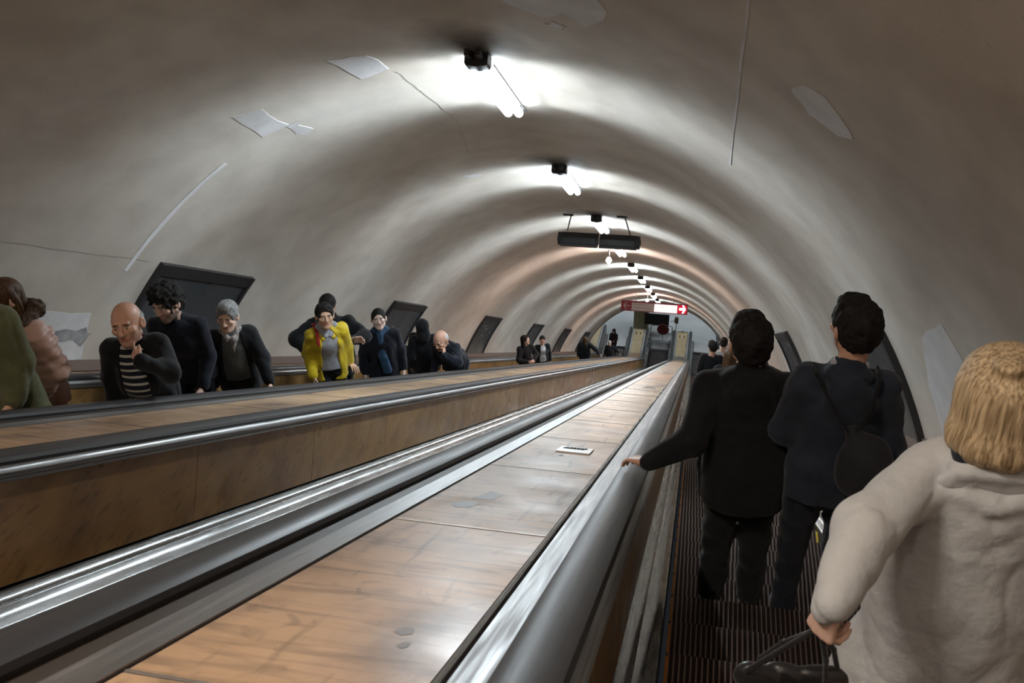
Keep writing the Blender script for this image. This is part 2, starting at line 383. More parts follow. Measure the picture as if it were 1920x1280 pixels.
def escalator(c, label):
    root = empty('escalator', W(c, 0, -1.3)); tag(root, label, 'escalator')
    for sg in (-1, 1):
        f = lambda pr: [(c+sg*u, n) for u, n in pr]
        strip('handrail', f([(.80, -.662), (.805, -.645), (.799, -.630), (.780, -.620), (.75, -.615), (.72, -.617), (.690, -.622), (.668, -.631), (.660, -.646), (.665, -.662)]), SB, S_END+.05, M['rubber'], root, True, True)
        strip('inner_trim', f([(.67, -.660), (.650, -.664), (.640, -.672), (.636, -.684), (.640, -.694), (.650, -.699), (.650, -.705), (.643, -.708), (.650, -.711), (.650, -.717), (.643, -.720), (.652, -.724), (.668, -.724), (.68, -.69)]), SB, S_END, M['steel'], root, True, True)
        strip('skirt_moulding', f([(.662, -1.155), (.655, -1.158), (.63, -1.16), (.612, -1.167), (.605, -1.178), (.604, -1.188), (.57, -1.19), (.545, -1.21), (.53, -1.235), (.522, -1.24), (.522, -1.255), (.53, -1.255), (.662, -1.2)]), SB, S_END, M['chrome'], root, True, True)
        strip('skirt', f([(.524, -1.25), (.524, -1.7), (.54, -1.7), (.54, -1.25)]), SB, S_END, M['skirt'], root, True)
        # varnished panels, one mesh each
        s_ = 4.65-1.585*9
        while s_ < S_END:
            e = min(s_+1.585, S_END)
            strip('wood_panel', f([(.66, -.720), (.66, -1.14), (.68, -1.14), (.68, -.720)]), max(SB, s_+.003), e-.003, M['sidewood'], root, True)
            s_ += 1.585
    # newel ends: the rail turns down round a rounded cap
    for sg in (-1, 1):
        mb = MB(); pts = []
        base = P(S_END, c+sg*.75, -.64)
        for k in range(9):
            a_ = math.pi*k/8; pts.append(base+np.array([0, .25*math.sin(a_), -.25+.25*math.cos(a_)]))
        mb.tube(pts, .045, 10); mb.build('handrail_end', M['rubber'], root, True)
        mb = MB(); mb.box(base+np.array([0, .06, -.3]), (Xw, (0, 1, 0), (0, 0, 1)), (.03, .16, .24)); mb.build('newel', M['chrome'], root)
    # comb plate at the landing
    mb = MB(); yc = CEN[1]+1.1; mb.box((c, yc+.45, FLOOR_Z+.012), (Xw, (0, 1, 0), (0, 0, 1)), (.52, .5, .012))
    for i in range(40): mb.box((c-.5+i/39, yc-.08, FLOOR_Z+.012), (Xw, (0, 1, 0), (0, 0, 1)), (.004, .05, .008))
    mb.build('comb_plate', M['steel'], root)
    return root
LAB = ['right-hand escalator running down, carrying the man in black and the blonde woman',
       'middle escalator with nobody on it, between the two wide wooden decks',
       'left-hand escalator carrying people up towards the camera beside the left wall']
ESC = []
for i in range(3):
    c = C1-PITCH*i; root = escalator(c, LAB[i]); ESC.append(root)
    k0, k1 = 1, 98
    if i: k0, k1 = 7, 104
    rest = MB()
    kmax = int((CEN[1]-2.0)/0.4)
    def place(k):
        y = STEP_Y0+k*0.4; z = STEP_Z0-k*0.4*math.tan(math.pi/6)
        # near the bottom the steps flatten out into the landing
        return y, max(z, FLOOR_Z-.004)
    for k in range(-12, int((CEN[1]+1.05-STEP_Y0)/0.4)):
        y, z = place(k)
        if k0 <= k < k1:
            o = link('step', STEP_ME, root); o.location = (0, y-root.location.y, z-root.location.z)
        else:
            rest.box((c, y+.2, z-.03), (Xw, (0, 1, 0), (0, 0, 1)), (.495, .198, .03)); rest.box((c, y+.39, z-.15), (Xw, (0, 1, 0), (0, 0, 1)), (.495, .006, .12))
    o = rest.build('steps', M['tread'], root); o['kind'] = 'stuff'

# ------------------------------------------------------------------ decks between and beside the escalators
def deck(ul, ur, label, left_strip=.135, right_strip=.125, beads=True, s1=S_END, lw=False, rw=False):
    """ul, ur: outer edges of the rails on either side; lw / rw: that side ends at the vault instead"""
    root = empty('balustrade_deck', W((ul+ur)/2, 0, -.67)); tag(root, label, 'deck')
    N_ = -.672
    a_ = ul + (0 if lw else left_strip); b_ = ur - (0 if rw else right_strip)
    if not lw:
        strip('guide_strip', [(ul-.01, -.655), (ul+.045, -.668), (ul+.045, -.70), (ul-.01, -.70)], SB, s1, M['guide'], root, True)
        strip('edge_strip', [(ul+.045, -.664), (a_-.008, -.666), (a_-.008, -.70), (ul+.045, -.70)], SB, s1, M['steel'], root, True)
        strip('joint_line', [(a_-.008, -.674), (a_, -.674), (a_, -.70), (a_-.008, -.70)], SB, s1, M['groove'], root, True)
    if not rw:
        strip('guide_strip', [(ur+.01, -.66), (ur-.012, -.668), (ur-.012, -.70), (ur+.01, -.70)], SB, s1, M['groove'], root, True)
        strip('edge_strip', [(ur-.012, -.660), (b_+.038, -.664), (b_+.038, -.70), (ur-.012, -.70)], SB, s1, M['steel'], root, True)
        strip('joint_line', [(b_+.038, -.675), (b_+.026, -.675), (b_+.026, -.70), (b_+.038, -.70)], SB, s1, M['groove'], root, True)
        strip('bead', [(b_+.026, -.664), (b_+.019, -.661), (b_+.012, -.664), (b_+.012, -.70), (b_+.026, -.70)], SB, s1, M['chrome'], root, True)
        strip('joint_line', [(b_+.012, -.675), (b_+.004, -.675), (b_+.004, -.70), (b_+.012, -.70)], SB, s1, M['groove'], root, True)
    s_ = 1.56-1.58*6
    while s_ < s1:
        e = min(s_+1.58, s1)
        pale = s_ > SBEND-1.0
        strip('wood_panel', [(a_, N_), (b_+.004, N_), (b_+.004, -.70), (a_, -.70)], max(SB, s_+.006), e-.006, M['endwood'] if pale else M['deckwood'], root, True)
        if e < SA: strip('seam', [(a_, N_+.003), (b_, N_+.003), (b_, -.70), (a_, -.70)], e-.002, e+.005, M['seam'], root, True)
        s_ += 1.58
    return root
D_A = deck(C1-PITCH+.80, C1-.80, 'wide tan wooden deck nearest the camera, left of the man in black', )
D_B = deck(C1-2*PITCH+.80, C1-PITCH-.80, 'second wooden deck, in front of the people riding up on the left')
D_R = deck(C1+.80, UC+3.80, 'narrow wooden deck at the foot of the right wall', rw=True)
D_L = deck(UC-3.80, C1-2*PITCH-.80, 'narrow deck at the foot of the left wall behind the people riding up', lw=True)
# end faces and details at the bottom of the decks
for (ul, ur, root) in ((C1-PITCH+.8, C1-.8, D_A), (C1-2*PITCH+.8, C1-PITCH-.8, D_B)):
    cen = P(S_END, (ul+ur)/2, -.68)
    mb = MB(); mb.box(cen+np.array([0, .02, -.29]), (Xw, (0, 1, 0), (0, 0, 1)), ((ur-ul)/2, .02, .29)); mb.build('end_panel', M['endwood'], root)
    mb = MB(); mb.box(cen+np.array([0, .0, .02]), (Xw, (0, 1, 0), (0, 0, 1)), ((ur-ul)/2-.12, .04, .02)); mb.build('end_trim', M['chrome'], root)
    for q in (-.12, .12):
        mb = MB(); p = cen+np.array([q, -.5, .02]); mb.tube([p, p+np.array([0, 0, .05])], .03, 8); mb.box(p+np.array([0, -.09, .03]), (Xw, (0, 1, 0), (0, 0, 1)), (.014, .09, .02)); mb.build('key_lock', M['black'], root)
# metal cover on the bend of the near deck
strip('cover_plate', [(C1-PITCH+.95, -.655), (C1-.95, -.655), (C1-.95, -.68), (C1-PITCH+.95, -.68)], SA+.5, SA+1.0, M['chrome'], D_A, True)
# raised plate with slots, and worn marks on the near deck
for i, sc in enumerate((5.64, 15.1, 24.6)):
    mb = MB(); mb.box(W(-.655, sc, -.667), (Xw, Dw, Nw), (.10, .13, .006))
    o = mb.build('vent_plate', M['seam'], D_A)
    mb = MB()
    for k in range(6): mb.box(W(-.715+k*.022, sc+.05, -.6595), (Xw, (Dw*.94+Xw*.34), Nw), (.006, .03, .0035))
    mb.build('slots', M['black'], o)
def mark(pts, m_):
    mb = MB(); mb.add([W(u, s_, -.6712) for u, s_ in pts], [tuple(range(len(pts)))]); mb.build('worn_mark', m_, D_A)
M['mark'] = mat('grey_wear', (0.16, 0.14, 0.135), 0.45)
mark([(-.83, 3.70), (-.80, 3.92), (-.735, 3.86), (-.745, 3.72)], M['mark'])
mark([(-.875, 3.53), (-.85, 3.62), (-.80, 3.64), (-.775, 3.58), (-.80, 3.50), (-.84, 3.48)], M['mark'])
mark([(-.600, 1.985), (-.585, 2.03), (-.56, 2.02), (-.555, 1.985), (-.575, 1.965)], M['mark'])
mark([(-.565, 1.90), (-.555, 1.93), (-.54, 1.93), (-.54, 1.90), (-.55, 1.885)], M['mark'])
mark([(-.725, 5.38), (-.71, 5.42), (-.69, 5.40), (-.685, 5.34), (-.70, 5.33)], M['black'])
for sc in (10.5, 19.5, 30.0): mark([(-.8, sc), (-.79, sc+.1), (-.74, sc+.09), (-.73, sc-.02)], M['mark'])

# ------------------------------------------------------------------ ceiling lights
M['tube_hall'] = emit('tube_hall', (.9, .97, 1.0), 75.0)
def lamp(i, s0, mt, ext=False, L=1.5, mul=1.0):
    root = empty('ceiling_light', W(-1.87, s0, 2.15))
    off = -1.87
    # tray
    mb = MB(); mb.box(W(off, s0+L/2, 2.185), (Xw, Dw, Nw), (.05, L/2, .012)); mb.build('tray', M['lampwhite'], root)
    mb = MB(); mb.box(W(off+.115, s0+L/2, 2.145), (Xw, Dw, Nw), (.003, L/2, .008)); mb.build('side_rail', M['housing'], root)
    # dark upper cap, eight sided, with brackets to the vault
    mb = MB(); pr = [(-.095, 2.2), (-.095, 2.12), (-.085, 2.10), (0, 2.09), (.085, 2.10), (.095, 2.12), (.095, 2.2)]
    vs = [W(off+u, s0+d, n) for d in (-.14, .0) for u, n in pr]; n = len(pr)
    mb.add(vs, [(j, (j+1) % n, n+(j+1) % n, n+j) for j in range(n)]+[tuple(range(n)), tuple(range(n, 2*n))[::-1]])
    for u_ in (-.05, .04): mb.box(W(off+u_, s0-.2, 2.165), (Xw, Dw, Nw), (.018, .07, .025))
    mb.build('end_cap', M['housing'], root, recalc=True)
    # low lower cap
    mb = MB(); mb.box(W(off, s0+L+.01, 2.175), (Xw, Dw, Nw), (.08, .012, .02)); mb.build('end_cap', M['housing'], root)
    for q in (-.052, .052):
        mb = MB(); pts = [W(off+q, s0+.02, 2.115), W(off+q, s0+L-.06, 2.115), W(off+q, s0+L-.02, 2.116), W(off+q, s0+L, 2.118)]
        mb.tube(pts, [.042, .042, .034, .018], 12); mb.build('tube', M[mt], root, True)
    col = {'tube_cool': COOL, 'tube_rose': ROSE, 'tube_warm': WARM}[mt]
    for sg in (-1, 1, 0):               # the light the tubes throw sideways across the vault, and down from the tray
        ld = bpy.data.lights.new('side_light', 'AREA'); ld.shape = 'RECTANGLE'; ld.size = L-.06; ld.size_y = .07
        ld.energy = (SIDE_W if sg else DOWN_W)*mul; ld.color = col; ld.spread = math.radians(SPREAD if sg else 160)
        lo = bpy.data.objects.new('side_light', ld); COL.objects.link(lo)
        z_ = -(Xw*sg*.995 - Nw*.10) if sg else Nw; x_ = Dw; y_ = np.cross(z_, x_); y_ /= np.linalg.norm(y_); p_ = W(off+sg*.115, s0+L/2, 2.10 if sg else 2.06)
        mw = Matrix(((x_[0], y_[0], z_[0], p_[0]), (x_[1], y_[1], z_[1], p_[1]), (x_[2], y_[2], z_[2], p_[2]), (0, 0, 0, 1)))
        lo.parent = root; lo.matrix_parent_inverse = Matrix.Translation(root.location).inverted(); lo.matrix_basis = mw
    if ext:                             # an extra bulb hanging under the tube
        mb = MB(); c = W(off-.27, s0+.95, 1.92)
        for k in range(1): mb.tube([c+np.array([0, 0, .1]), c+np.array([0, 0, .06]), c, c-np.array([0, 0, .06])], [.02, .05, .07, .02], 10)
        mb.build('bulb', M[mt], root, True)
        mb = MB(); mb.tube([c+np.array([0, 0, .1]), c+np.array([0, 0, .28])], .02, 8); mb.build('bulb_holder', M['housing'], root)
    return root
ORD = ['nearest', 'second', 'third', 'fourth', 'fifth', 'sixth', 'seventh', 'eighth', 'ninth']
for i, s0 in enumerate(LAMP_S):
    mt = 'tube_rose' if i in (3, 7) else 'tube_cool'
    r = lamp(i, s0, mt, ext=i in (3, 7))
    how = {0: 'nearest and largest lit twin-tube light on the crown of the vault', 2: 'third lit twin-tube light, just above the hanging dark lamp bar',
           3: 'fourth light of the row, rosy, with a glaring bulb below the hanging lamp bar', 7: 'rosy light with a bulb right above the red and white arrow sign',
           8: 'last and lowest light of the row, touching the top edge of the arrow sign'}.get(i, '%s lit twin-tube light down the crown of the vault' % ORD[i])
    tag(r, how, 'light', 'lights along the crown of the vault')
for s0, mt in ((-1.4, 'tube_warm'), (-6.0, 'tube_warm')):           # the lamps over the stretch behind the camera
    r = lamp(9, s0, mt, mul=2.0); tag(r, 'lit twin-tube light on the crown of the vault behind the camera', 'light', 'lights behind the camera')
for (x_, y_) in ((UC-3, y0+4.5), (UC+3, y0+4.5)):
    r = empty('hall_light', (x_, y_, FLOOR_Z+5.8)); tag(r, 'tube light of the lower hall, hidden above the opening', 'light', 'lights of the lower hall')
    mb = MB(); mb.box((x_, y_, FLOOR_Z+5.86), (Xw, (0, 1, 0), (0, 0, 1)), (.15, 1.3, .04)); mb.build('tray', M['lampwhite'], r)
    mb = MB(); mb.tube([(x_, y_-1.2, FLOOR_Z+5.76), (x_, y_+1.2, FLOOR_Z+5.76)], .05, 10); mb.build('tube', M['tube_hall'], r, True)

# ------------------------------------------------------------------ hanging lamp bar (unlit)
SH = 15.6
root = empty('hanging_lamp_bar', W(-1.7, SH, 1.7)); tag(root, 'dark unlit double lamp bar hanging on two chains from the vault', 'lamp')
u0, u1 = -.1515*SH, -.0675*SH; nt, nb_ = .1160*SH, .1005*SH; um = (u0+u1)/2
for (a_, b_) in ((u0+.02, um-.015), (um+.015, u1-.02)):
    mb = MB(); pr = [(0, nb_), (.10, nb_-.01), (.24, nb_+.06), (.22, nt-.02), (.16, nt), (.02, nt-.10)]
    vs = [W(u_, SH+d, n_) for u_ in (a_, b_) for d, n_ in pr]; k = len(pr)
    mb.add(vs, [(j, (j+1) % k, k+(j+1) % k, k+j) for j in range(k)]+[tuple(range(k)), tuple(range(k, 2*k))[::-1]])
    h_ = mb.build('lamp_body', M['housing'], root, recalc=True)
    mb = MB(); mb.box(W((a_+b_)/2, SH-.006, (nb_+nt)/2-.04), (Xw, Dw, Nw), ((b_-a_)/2-.03, .01, .045)); mb.build('lens', M['black'], h_)
for u_ in (u0-.0, u1+.0):
    mb = MB(); mb.tube([W(u_-.03, SH+.11, (nt+nb_)/2), W(u_+.03, SH+.11, (nt+nb_)/2)], .11, 12)
    mb.tube([W(u_-.045, SH+.11, (nt+nb_)/2), W(u_+.045, SH+.11, (nt+nb_)/2)], .04, 10); mb.build('end_clamp', M['housing'], root)
for (pb, pt) in (((1064, 432), (1071, 404)), ((1182, 442), (1172, 408))):
    b_ = W(*at(pb, s=SH+.1)); t_ = W(*at(pt, s=SH+.5)); mb = MB(); L_ = np.linalg.norm(t_-b_); nl = int(L_/.034)
    ax = (t_-b_)/L_; e1 = np.cross(ax, [0, 1., 0]); e1 /= np.linalg.norm(e1); e2 = np.cross(ax, e1)
    for k in range(nl):
        c_ = b_+ax*(k+.5)*L_/nl; e = e1 if k % 2 else e2
        mb.tube([c_+ax*.025*math.cos(q)+e*.012*math.sin(q) for q in np.linspace(0, 2*math.pi, 11)[:-1]], .0045, 5, closed=True)
    mb.build('chain', M['black'], root)
    mb = MB(); mb.box(t_+Nw*.01-Xw*.05, (Xw, Dw, Nw), (.09, .02, .015)); mb.build('chain_bracket', M['black'], root)

# ------------------------------------------------------------------ arrow sign
SS = 39.6
tl, tr, bl, br = (at(p, s=SS) for p in ((1165, 562), (1290, 571), (1164.5, 581.5), (1288.5, 590)))
u0, u1 = (tl[0]+bl[0])/2, (tr[0]+br[0])/2; nt, nb_ = (tl[2]+tr[2])/2, (bl[2]+br[2])/2
root = empty('hanging_sign', W((u0+u1)/2, SS, nb_)); tag(root, 'red and white direction sign with left and right arrows hanging across the tunnel', 'sign')
hh = (nt-nb_)/2; cn = (nt+nb_)/2; ww = u1-u0
mb = MB(); mb.box(W((u0+u1)/2, SS+.08, cn), (Xw, Dw, Nw), (ww/2, .08, hh)); mb.build('case', M['signred'], root)
def plate(name, ua, ub, na_, nb2, m_, par, d=.006):
    mb = MB(); mb.box(W((ua+ub)/2, SS-d, (na_+nb2)/2), (Xw, Dw, Nw), ((ub-ua)/2, .005, (nb2-na_)/2)); return mb.build(name, m_, par)
q = ww
plate('red_field', u0+.02, u0+.155*q, nb_+.03, nt-.06, M['signred'], root)
f1_ = plate('text_field', u0+.16*q, u0+.495*q, nb_+.03, nt-.07, M['signface'], root)
f2_ = plate('text_field', u0+.50*q, u0+.845*q, nb_+.03, nt-.07, M['signlit'], root)
plate('red_field', u0+.85*q, u1-.03, nb_+.03, nt-.05, M['redlit'], root)
def arrow(uc, w, h, dirn, m_, thick):
    mb = MB(); d = .013
    if thick: polys = [[(-.5, -.13), (.15, -.13), (.15, .13), (-.5, .13)], [(-.05, -.45), (.2, -.45), (.56, 0), (.22, 0)], [(-.05, .45), (.22, 0), (.56, 0), (.2, .45)]]
    else: polys = [[(-.5, -.05), (.45, -.05), (.45, .05), (-.5, .05)], [(-.02, -.42), (.12, -.42), (.54, 0), (.38, 0)], [(-.02, .42), (.38, 0), (.54, 0), (.12, .42)]]
    for i_, pts in enumerate(polys):
        k = len(pts); e0 = d+.0015*i_
        mb.add([W(uc+dirn*a_*w, SS-e0-e, cn+b_*h) for e in (0, .01) for a_, b_ in pts], [tuple(range(k)), tuple(range(k, 2*k))[::-1]]+[(j, (j+1) % k, k+(j+1) % k, k+j) for j in range(k)])
    mb.build('arrow', m_, root, recalc=True)
arrow(u0+.085*q, .26, .34, -1, M['signpale'], False)
arrow(u0+.922*q, .26, .38, 1, M['arrowlit'], True)
# two lines of small faint letters on the left field
rnd = random.Random(3)
for row, (na_, cnt) in enumerate(((.07, 12), (-.07, 14))):
    mb = MB(); x = u0+.185*q
    for k in range(cnt):
        w_ = rnd.uniform(.028, .042)
        mb.box(W(x, SS-.014, cn+na_), (Xw, Dw, Nw), (.006, .002, .032)); mb.box(W(x+w_*.6, SS-.014, cn+na_), (Xw, Dw, Nw), (.005, .002, .032))
        mb.box(W(x+w_*.3, SS-.014, cn+na_+rnd.choice((-.026, 0, .026))), (Xw, Dw, Nw), (w_*.3, .002, .005)); x += w_+.018
    mb.build('lettering', M['letters'], f1_)
for px in ((1193, 564), (1263, 568)):
    b_ = at(px, s=SS+.08); mb = MB(); ce = NC+math.sqrt(RT**2-(b_[0]-UC)**2)
    mb.tube([W(b_[0], SS+.08, nt-.01), W(b_[0], SS+.08, ce+.01)], .012, 6); mb.build('hanger', M['black'], root)

# ------------------------------------------------------------------ empty notice boards on the walls
def board(s0, side, bits, label, L=1.95):
    a_, b_ = (162.5, 146.5) if side > 0 else (16.9, 32.9)
    root = empty('notice_board', wallp(s0+L/2, a_)); tag(root, label, 'notice board', 'empty dark notice boards on the %s wall' % ('left' if side > 0 else 'right'))
    def sheet(name, s1, s2, d1, d2, r0, r1, m_):
        mb = MB(); n = 14; vs = []
        for s_ in (s1, s2):
            for r_ in (r0, r1):
                vs += [wallp(s_, d1+(d2-d1)*i/n, r_) for i in range(n+1)]
        k = n+1; fs = []
        for i in range(n): fs += [(i, i+1, k+i+1, k+i), (2*k+i, 3*k+i, 3*k+i+1, 2*k+i+1), (i, 2*k+i, 2*k+i+1, i+1), (k+i, k+i+1, 3*k+i+1, 3*k+i)]
        fs += [(0, k, 3*k, 2*k), (k-1, 3*k-1, 4*k-1, 2*k-1)]
        mb.add(vs, fs); return mb.build(name, m_, root, True, recalc=True)
    sg = 1 if b_ > a_ else -1
    sheet('panel', s0+.03, s0+L-.03, a_, b_-sg*.6, RT-.03, RT+.01, M['board'])
    sheet('frame', s0, s0+.07, a_, b_, RT-.055, RT+.01, M['frame']); sheet('frame', s0+L-.07, s0+L, a_, b_, RT-.055, RT+.01, M['frame'])
    sheet('frame', s0+.07, s0+L-.07, b_-sg*1.9, b_, RT-.05, RT+.01, M['frame'])
    for (fs_, fd, w_, h_) in bits:
        s_ = s0+L*fs_; d_ = a_+(b_-a_)*fd
        mb = MB(); p = [wallp(s_, d_, RT-.034), wallp(s_+w_*.7, d_+.2, RT-.034), wallp(s_+w_, d_+h_, RT-.034), wallp(s_+.01, d_+h_*.8, RT-.034)]
        mb.add(p, [(0, 1, 2, 3)]); mb.build('paper_scrap', M['paper'], root)
board(8.4, 1, [(.80, .60, .09, .9), (.62, .45, .02, .25)], 'large empty dark board on the left wall behind the curly-haired man')
board(15.75, 1, [(.35, .55, .06, .6), (.6, .5, .05, .3)], 'dark empty board on the left wall just right of the blue-scarfed person')
board(23.1, 1, [(.3, .75, .1, .8), (.45, .68, .1, .9), (.75, .6, .12, .9), (.4, .5, .1, .9), (.7, .5, .08, .5)], 'dark board with several torn paper scraps, right of the stooping grey-haired man')
board(30.4, 1, [(.5, .4, .06, .4)], 'dark board on the left wall just behind the pair talking')
board(37.9, 1, [], 'small dark board on the left wall, fifth of its row')
board(45.3, 1, [], 'farthest dark board on the left wall, above the head of the woman seen from behind')
board(8.0, -1, [], 'board on the right wall partly hidden by the man in navy', 1.5)
board(15.3, -1, [(.25, .75, .12, 1.2), (.7, .7, .08, .9), (.3, .45, .05, .4)], 'long dark board on the right wall, between the black and navy backs')
board(22.7, -1, [], 'dark board on the right wall just past the ear of the man in black')

# ------------------------------------------------------------------ things in the lower hall
fl = lambda px: None
def floor_pt(px, z=FLOOR_Z):
    r = W(*at(px, s=10.0)); return r*(z/r[2])
ya = CEN[1]
# booth
root = empty('ticket_booth', (-3.05, ya+3.6, FLOOR_Z)); tag(root, 'olive green booth standing behind the end of the second deck', 'booth')
mb = MB(); mb.box((-3.1, ya+3.6, FLOOR_Z+1.0), (Xw, (0, 1, 0), (0, 0, 1)), (.42, .5, 1.0)); bb = mb.build('body', M['booth'], root)
mb = MB(); mb.box((-3.0, ya+3.09, FLOOR_Z+1.62), (Xw, (0, 1, 0), (0, 0, 1)), (.26, .012, .24)); mb.build('window_pane', M['board'], root)
mb = MB()
for (x_, z_, w_, h_) in ((-3.12, 1.5, .05, .10), (-3.03, 1.46, .05, .05), (-2.92, 1.44, .06, .03), (-2.82, 1.5, .02, .07)): mb.box((x_, ya+3.07, FLOOR_Z+z_), (Xw, (0, 1, 0), (0, 0, 1)), (w_, .006, h_))
mb.build('paper_notes', M['paper'], root)
# black screen board on a frame above the middle escalator's landing
def hall_board(px0, px1, y, name, m_, label, cat):
    def yp(px): r = W(*at(px, s=10.)); return r*(y/r[1])
    a_, b_ = yp(px0), yp(px1); c_ = (a_+b_)/2
    root = empty(name, (c_[0], y, FLOOR_Z)); tag(root, label, cat)
    mb = MB(); mb.box(c_, (Xw, (0, 1, 0), (0, 0, 1)), (abs(b_[0]-a_[0])/2, .05, abs(b_[2]-a_[2])/2)); mb.build('panel', m_, root)
    mb = MB(); lo = min(a_[2], b_[2])
    for x_ in (min(a_[0], b_[0])+.06, max(a_[0], b_[0])-.06):
        mb.tube([(x_, y, FLOOR_Z), (x_, y, lo+.02)], .025, 8)
    mb.build('legs', M['black'], root); return root, c_, a_, b_
hall_board((1209, 587), (1254, 610), ya+3.0, 'display_board', M['black'], 'black rectangular board standing at the foot of the middle escalator', 'board')
# round no-entry disc on a barrier
yd = ya+2.0
def yp(px, y): r = W(*at(px, s=10.)); return r*(y/r[1])
cD = yp((1243, 618), yd); rD = 11/1760*52.5
root = empty('barrier', (cD[0], yd, FLOOR_Z)); tag(root, 'thin metal barrier with a dark red disc closing the middle escalator', 'barrier')
mb = MB(); n = 24
mb.tube([cD, cD+np.array([0, .04, 0])], rD, 24); mb.build('disc', M['discred'], root)
mb = MB(); x0_, x1_ = C1-PITCH-.55, C1-PITCH+.62; zt = FLOOR_Z+.95
mb.tube([(x0_, yd+.05, FLOOR_Z), (x0_, yd+.05, zt-.06), (x0_+.06, yd+.05, zt), (x1_-.06, yd+.05, zt), (x1_, yd+.05, zt-.06), (x1_, yd+.05, FLOOR_Z)], .02, 8)
mb.tube([(x0_, yd+.05, FLOOR_Z+.5), (x1_, yd+.05, FLOOR_Z+.5)], .014, 8); mb.tube([(cD[0], yd+.06, FLOOR_Z), (cD[0], yd+.06, cD[2])], .016, 8); mb.build('frame', M['frame'], root)
# small box on an arm
cb = yp((1268.5, 600), ya+3.2)
root = empty('validator_box', (cb[0], ya+3.2, FLOOR_Z)); tag(root, 'small brown box on a post right of the black board', 'box')
mb = MB(); mb.box(cb, (Xw, (0, 1, 0), (0, 0, 1)), (.11, .08, .18)); mb.build('case', M['skirting'], root)
mb = MB(); mb.tube([(cb[0], ya+3.22, FLOOR_Z), (cb[0], ya+3.22, cb[2])], .02, 8); mb.tube([cb, cb-np.array([.35, 0, .12])], .015, 8); mb.build('post', M['frame'], root)
mb = MB(); p = P(S_END, -.66, -.66)
mb.tube([p+np.array([-.02, -.05, .0]), p+np.array([-.02, -.05, .08]), p+np.array([-.02, -.05, .16])], [.05, .08, .03], 12); tag(mb.build('white_lamp_knob', M['paper'], smooth=True), 'small white rounded cap on the far end of the near deck', 'cap')

# ------------------------------------------------------------------ people: a small implicit-surface modeller
def unit(v): v = np.array(v, float); return v/np.linalg.norm(v)
def rot(ax, deg):
    a_ = math.radians(deg); c, s_ = math.cos(a_), math.sin(a_)
    i = {'x': 0, 'y': 1, 'z': 2}[ax]; j, k = (i+1) % 3, (i+2) % 3
    r = np.eye(3); r[j, j] = c; r[k, k] = c; r[j, k] = -s_; r[k, j] = s_; return r
def cone(a_, b_, ra, rb=None, sq=None, k=1.0, sub=False, bl=None):
    return dict(t='c', a=np.array(a_, float), b=np.array(b_, float), ra=ra, rb=ra if rb is None else rb, sq=sq, k=k, sub=sub, bl=bl)
def ell(c, r, R=None, sub=False, bl=None):
    return dict(t='e', c=np.array(c, float), r=np.array(r, float), R=R, sub=sub, bl=bl)
def pbox(p):
    if p['t'] == 'c':
        r = max(p['ra'], p['rb']); return np.minimum(p['a'], p['b'])-r, np.maximum(p['a'], p['b'])+r
    r = max(p['r']) if p['R'] is not None else p['r']; return p['c']-r, p['c']+r
def pdist(p, X, Y, Z):
    if p['t'] == 'c':
        a_, b_ = p['a'], p['b']; d = b_-a_
        qx, qy, qz = X-a_[0], Y-a_[1], Z-a_[2]
        if p['sq'] is not None:
            s_ = p['sq']; f = (p['k']-1)*(qx*s_[0]+qy*s_[1]+qz*s_[2]); qx, qy, qz = qx+f*s_[0], qy+f*s_[1], qz+f*s_[2]
            d = d+(p['k']-1)*d.dot(s_)*s_
        L2 = max(d.dot(d), 1e-9); t = np.clip((qx*d[0]+qy*d[1]+qz*d[2])/L2, 0, 1)
        return np.sqrt((qx-t*d[0])**2+(qy-t*d[1])**2+(qz-t*d[2])**2)-(p['ra']+(p['rb']-p['ra'])*t)
    qx, qy, qz = X-p['c'][0], Y-p['c'][1], Z-p['c'][2]
    if p['R'] is not None:
        R = p['R']; qx, qy, qz = (R[0, 0]*qx+R[1, 0]*qy+R[2, 0]*qz, R[0, 1]*qx+R[1, 1]*qy+R[2, 1]*qz, R[0, 2]*qx+R[1, 2]*qy+R[2, 2]*qz)
    r = p['r']; k0 = np.sqrt((qx/r[0])**2+(qy/r[1])**2+(qz/r[2])**2); k1 = np.sqrt((qx/r[0]**2)**2+(qy/r[1]**2)**2+(qz/r[2]**2)**2)
    return k0*(k0-1)/np.maximum(k1, 1e-6)
def wob(X, Y, Z, f, seed, amp, sx=1, sy=1, sz=1):
    rs = np.random.RandomState(seed); o = 0
    for i in range(5):
        k = rs.normal(size=3); k = k/np.linalg.norm(k)*f*(0.6+0.35*i); ph = rs.uniform(0, 6.28)
        o = o+np.sin(X*k[0]*sx+Y*k[1]*sy+Z*k[2]*sz+ph+1.3*np.sin(Y*f*.5+Z*f*.4+i))/(1+.5*i)
    return o*amp/2.2
def folds(X, Y, Z, f, seed, amp, zs=.75):
    """creases: ridged waves in a few slanting directions"""
    rs = np.random.RandomState(seed); o = 0; w = 1.1*np.sin(X*f*.31+1+seed)+1.2*np.sin(Y*f*.27+Z*f*.22)+.8*np.sin(Z*f*.45+X*f*.2)
    for i in range(4):
        k = rs.normal(size=3)*np.array((1, 1, zs)); k = k/np.linalg.norm(k)*f*(.55+.35*i); m_ = .5+.5*np.sin(X*f*.23*(i+1)+Y*f*.3+Z*f*.19*(3-i)+i*2+seed)
        o = o+(np.abs(np.sin(X*k[0]+Y*k[1]+Z*k[2]+w+i))**.7-.7)*m_/(1+.25*i)
    return -o*amp*.75
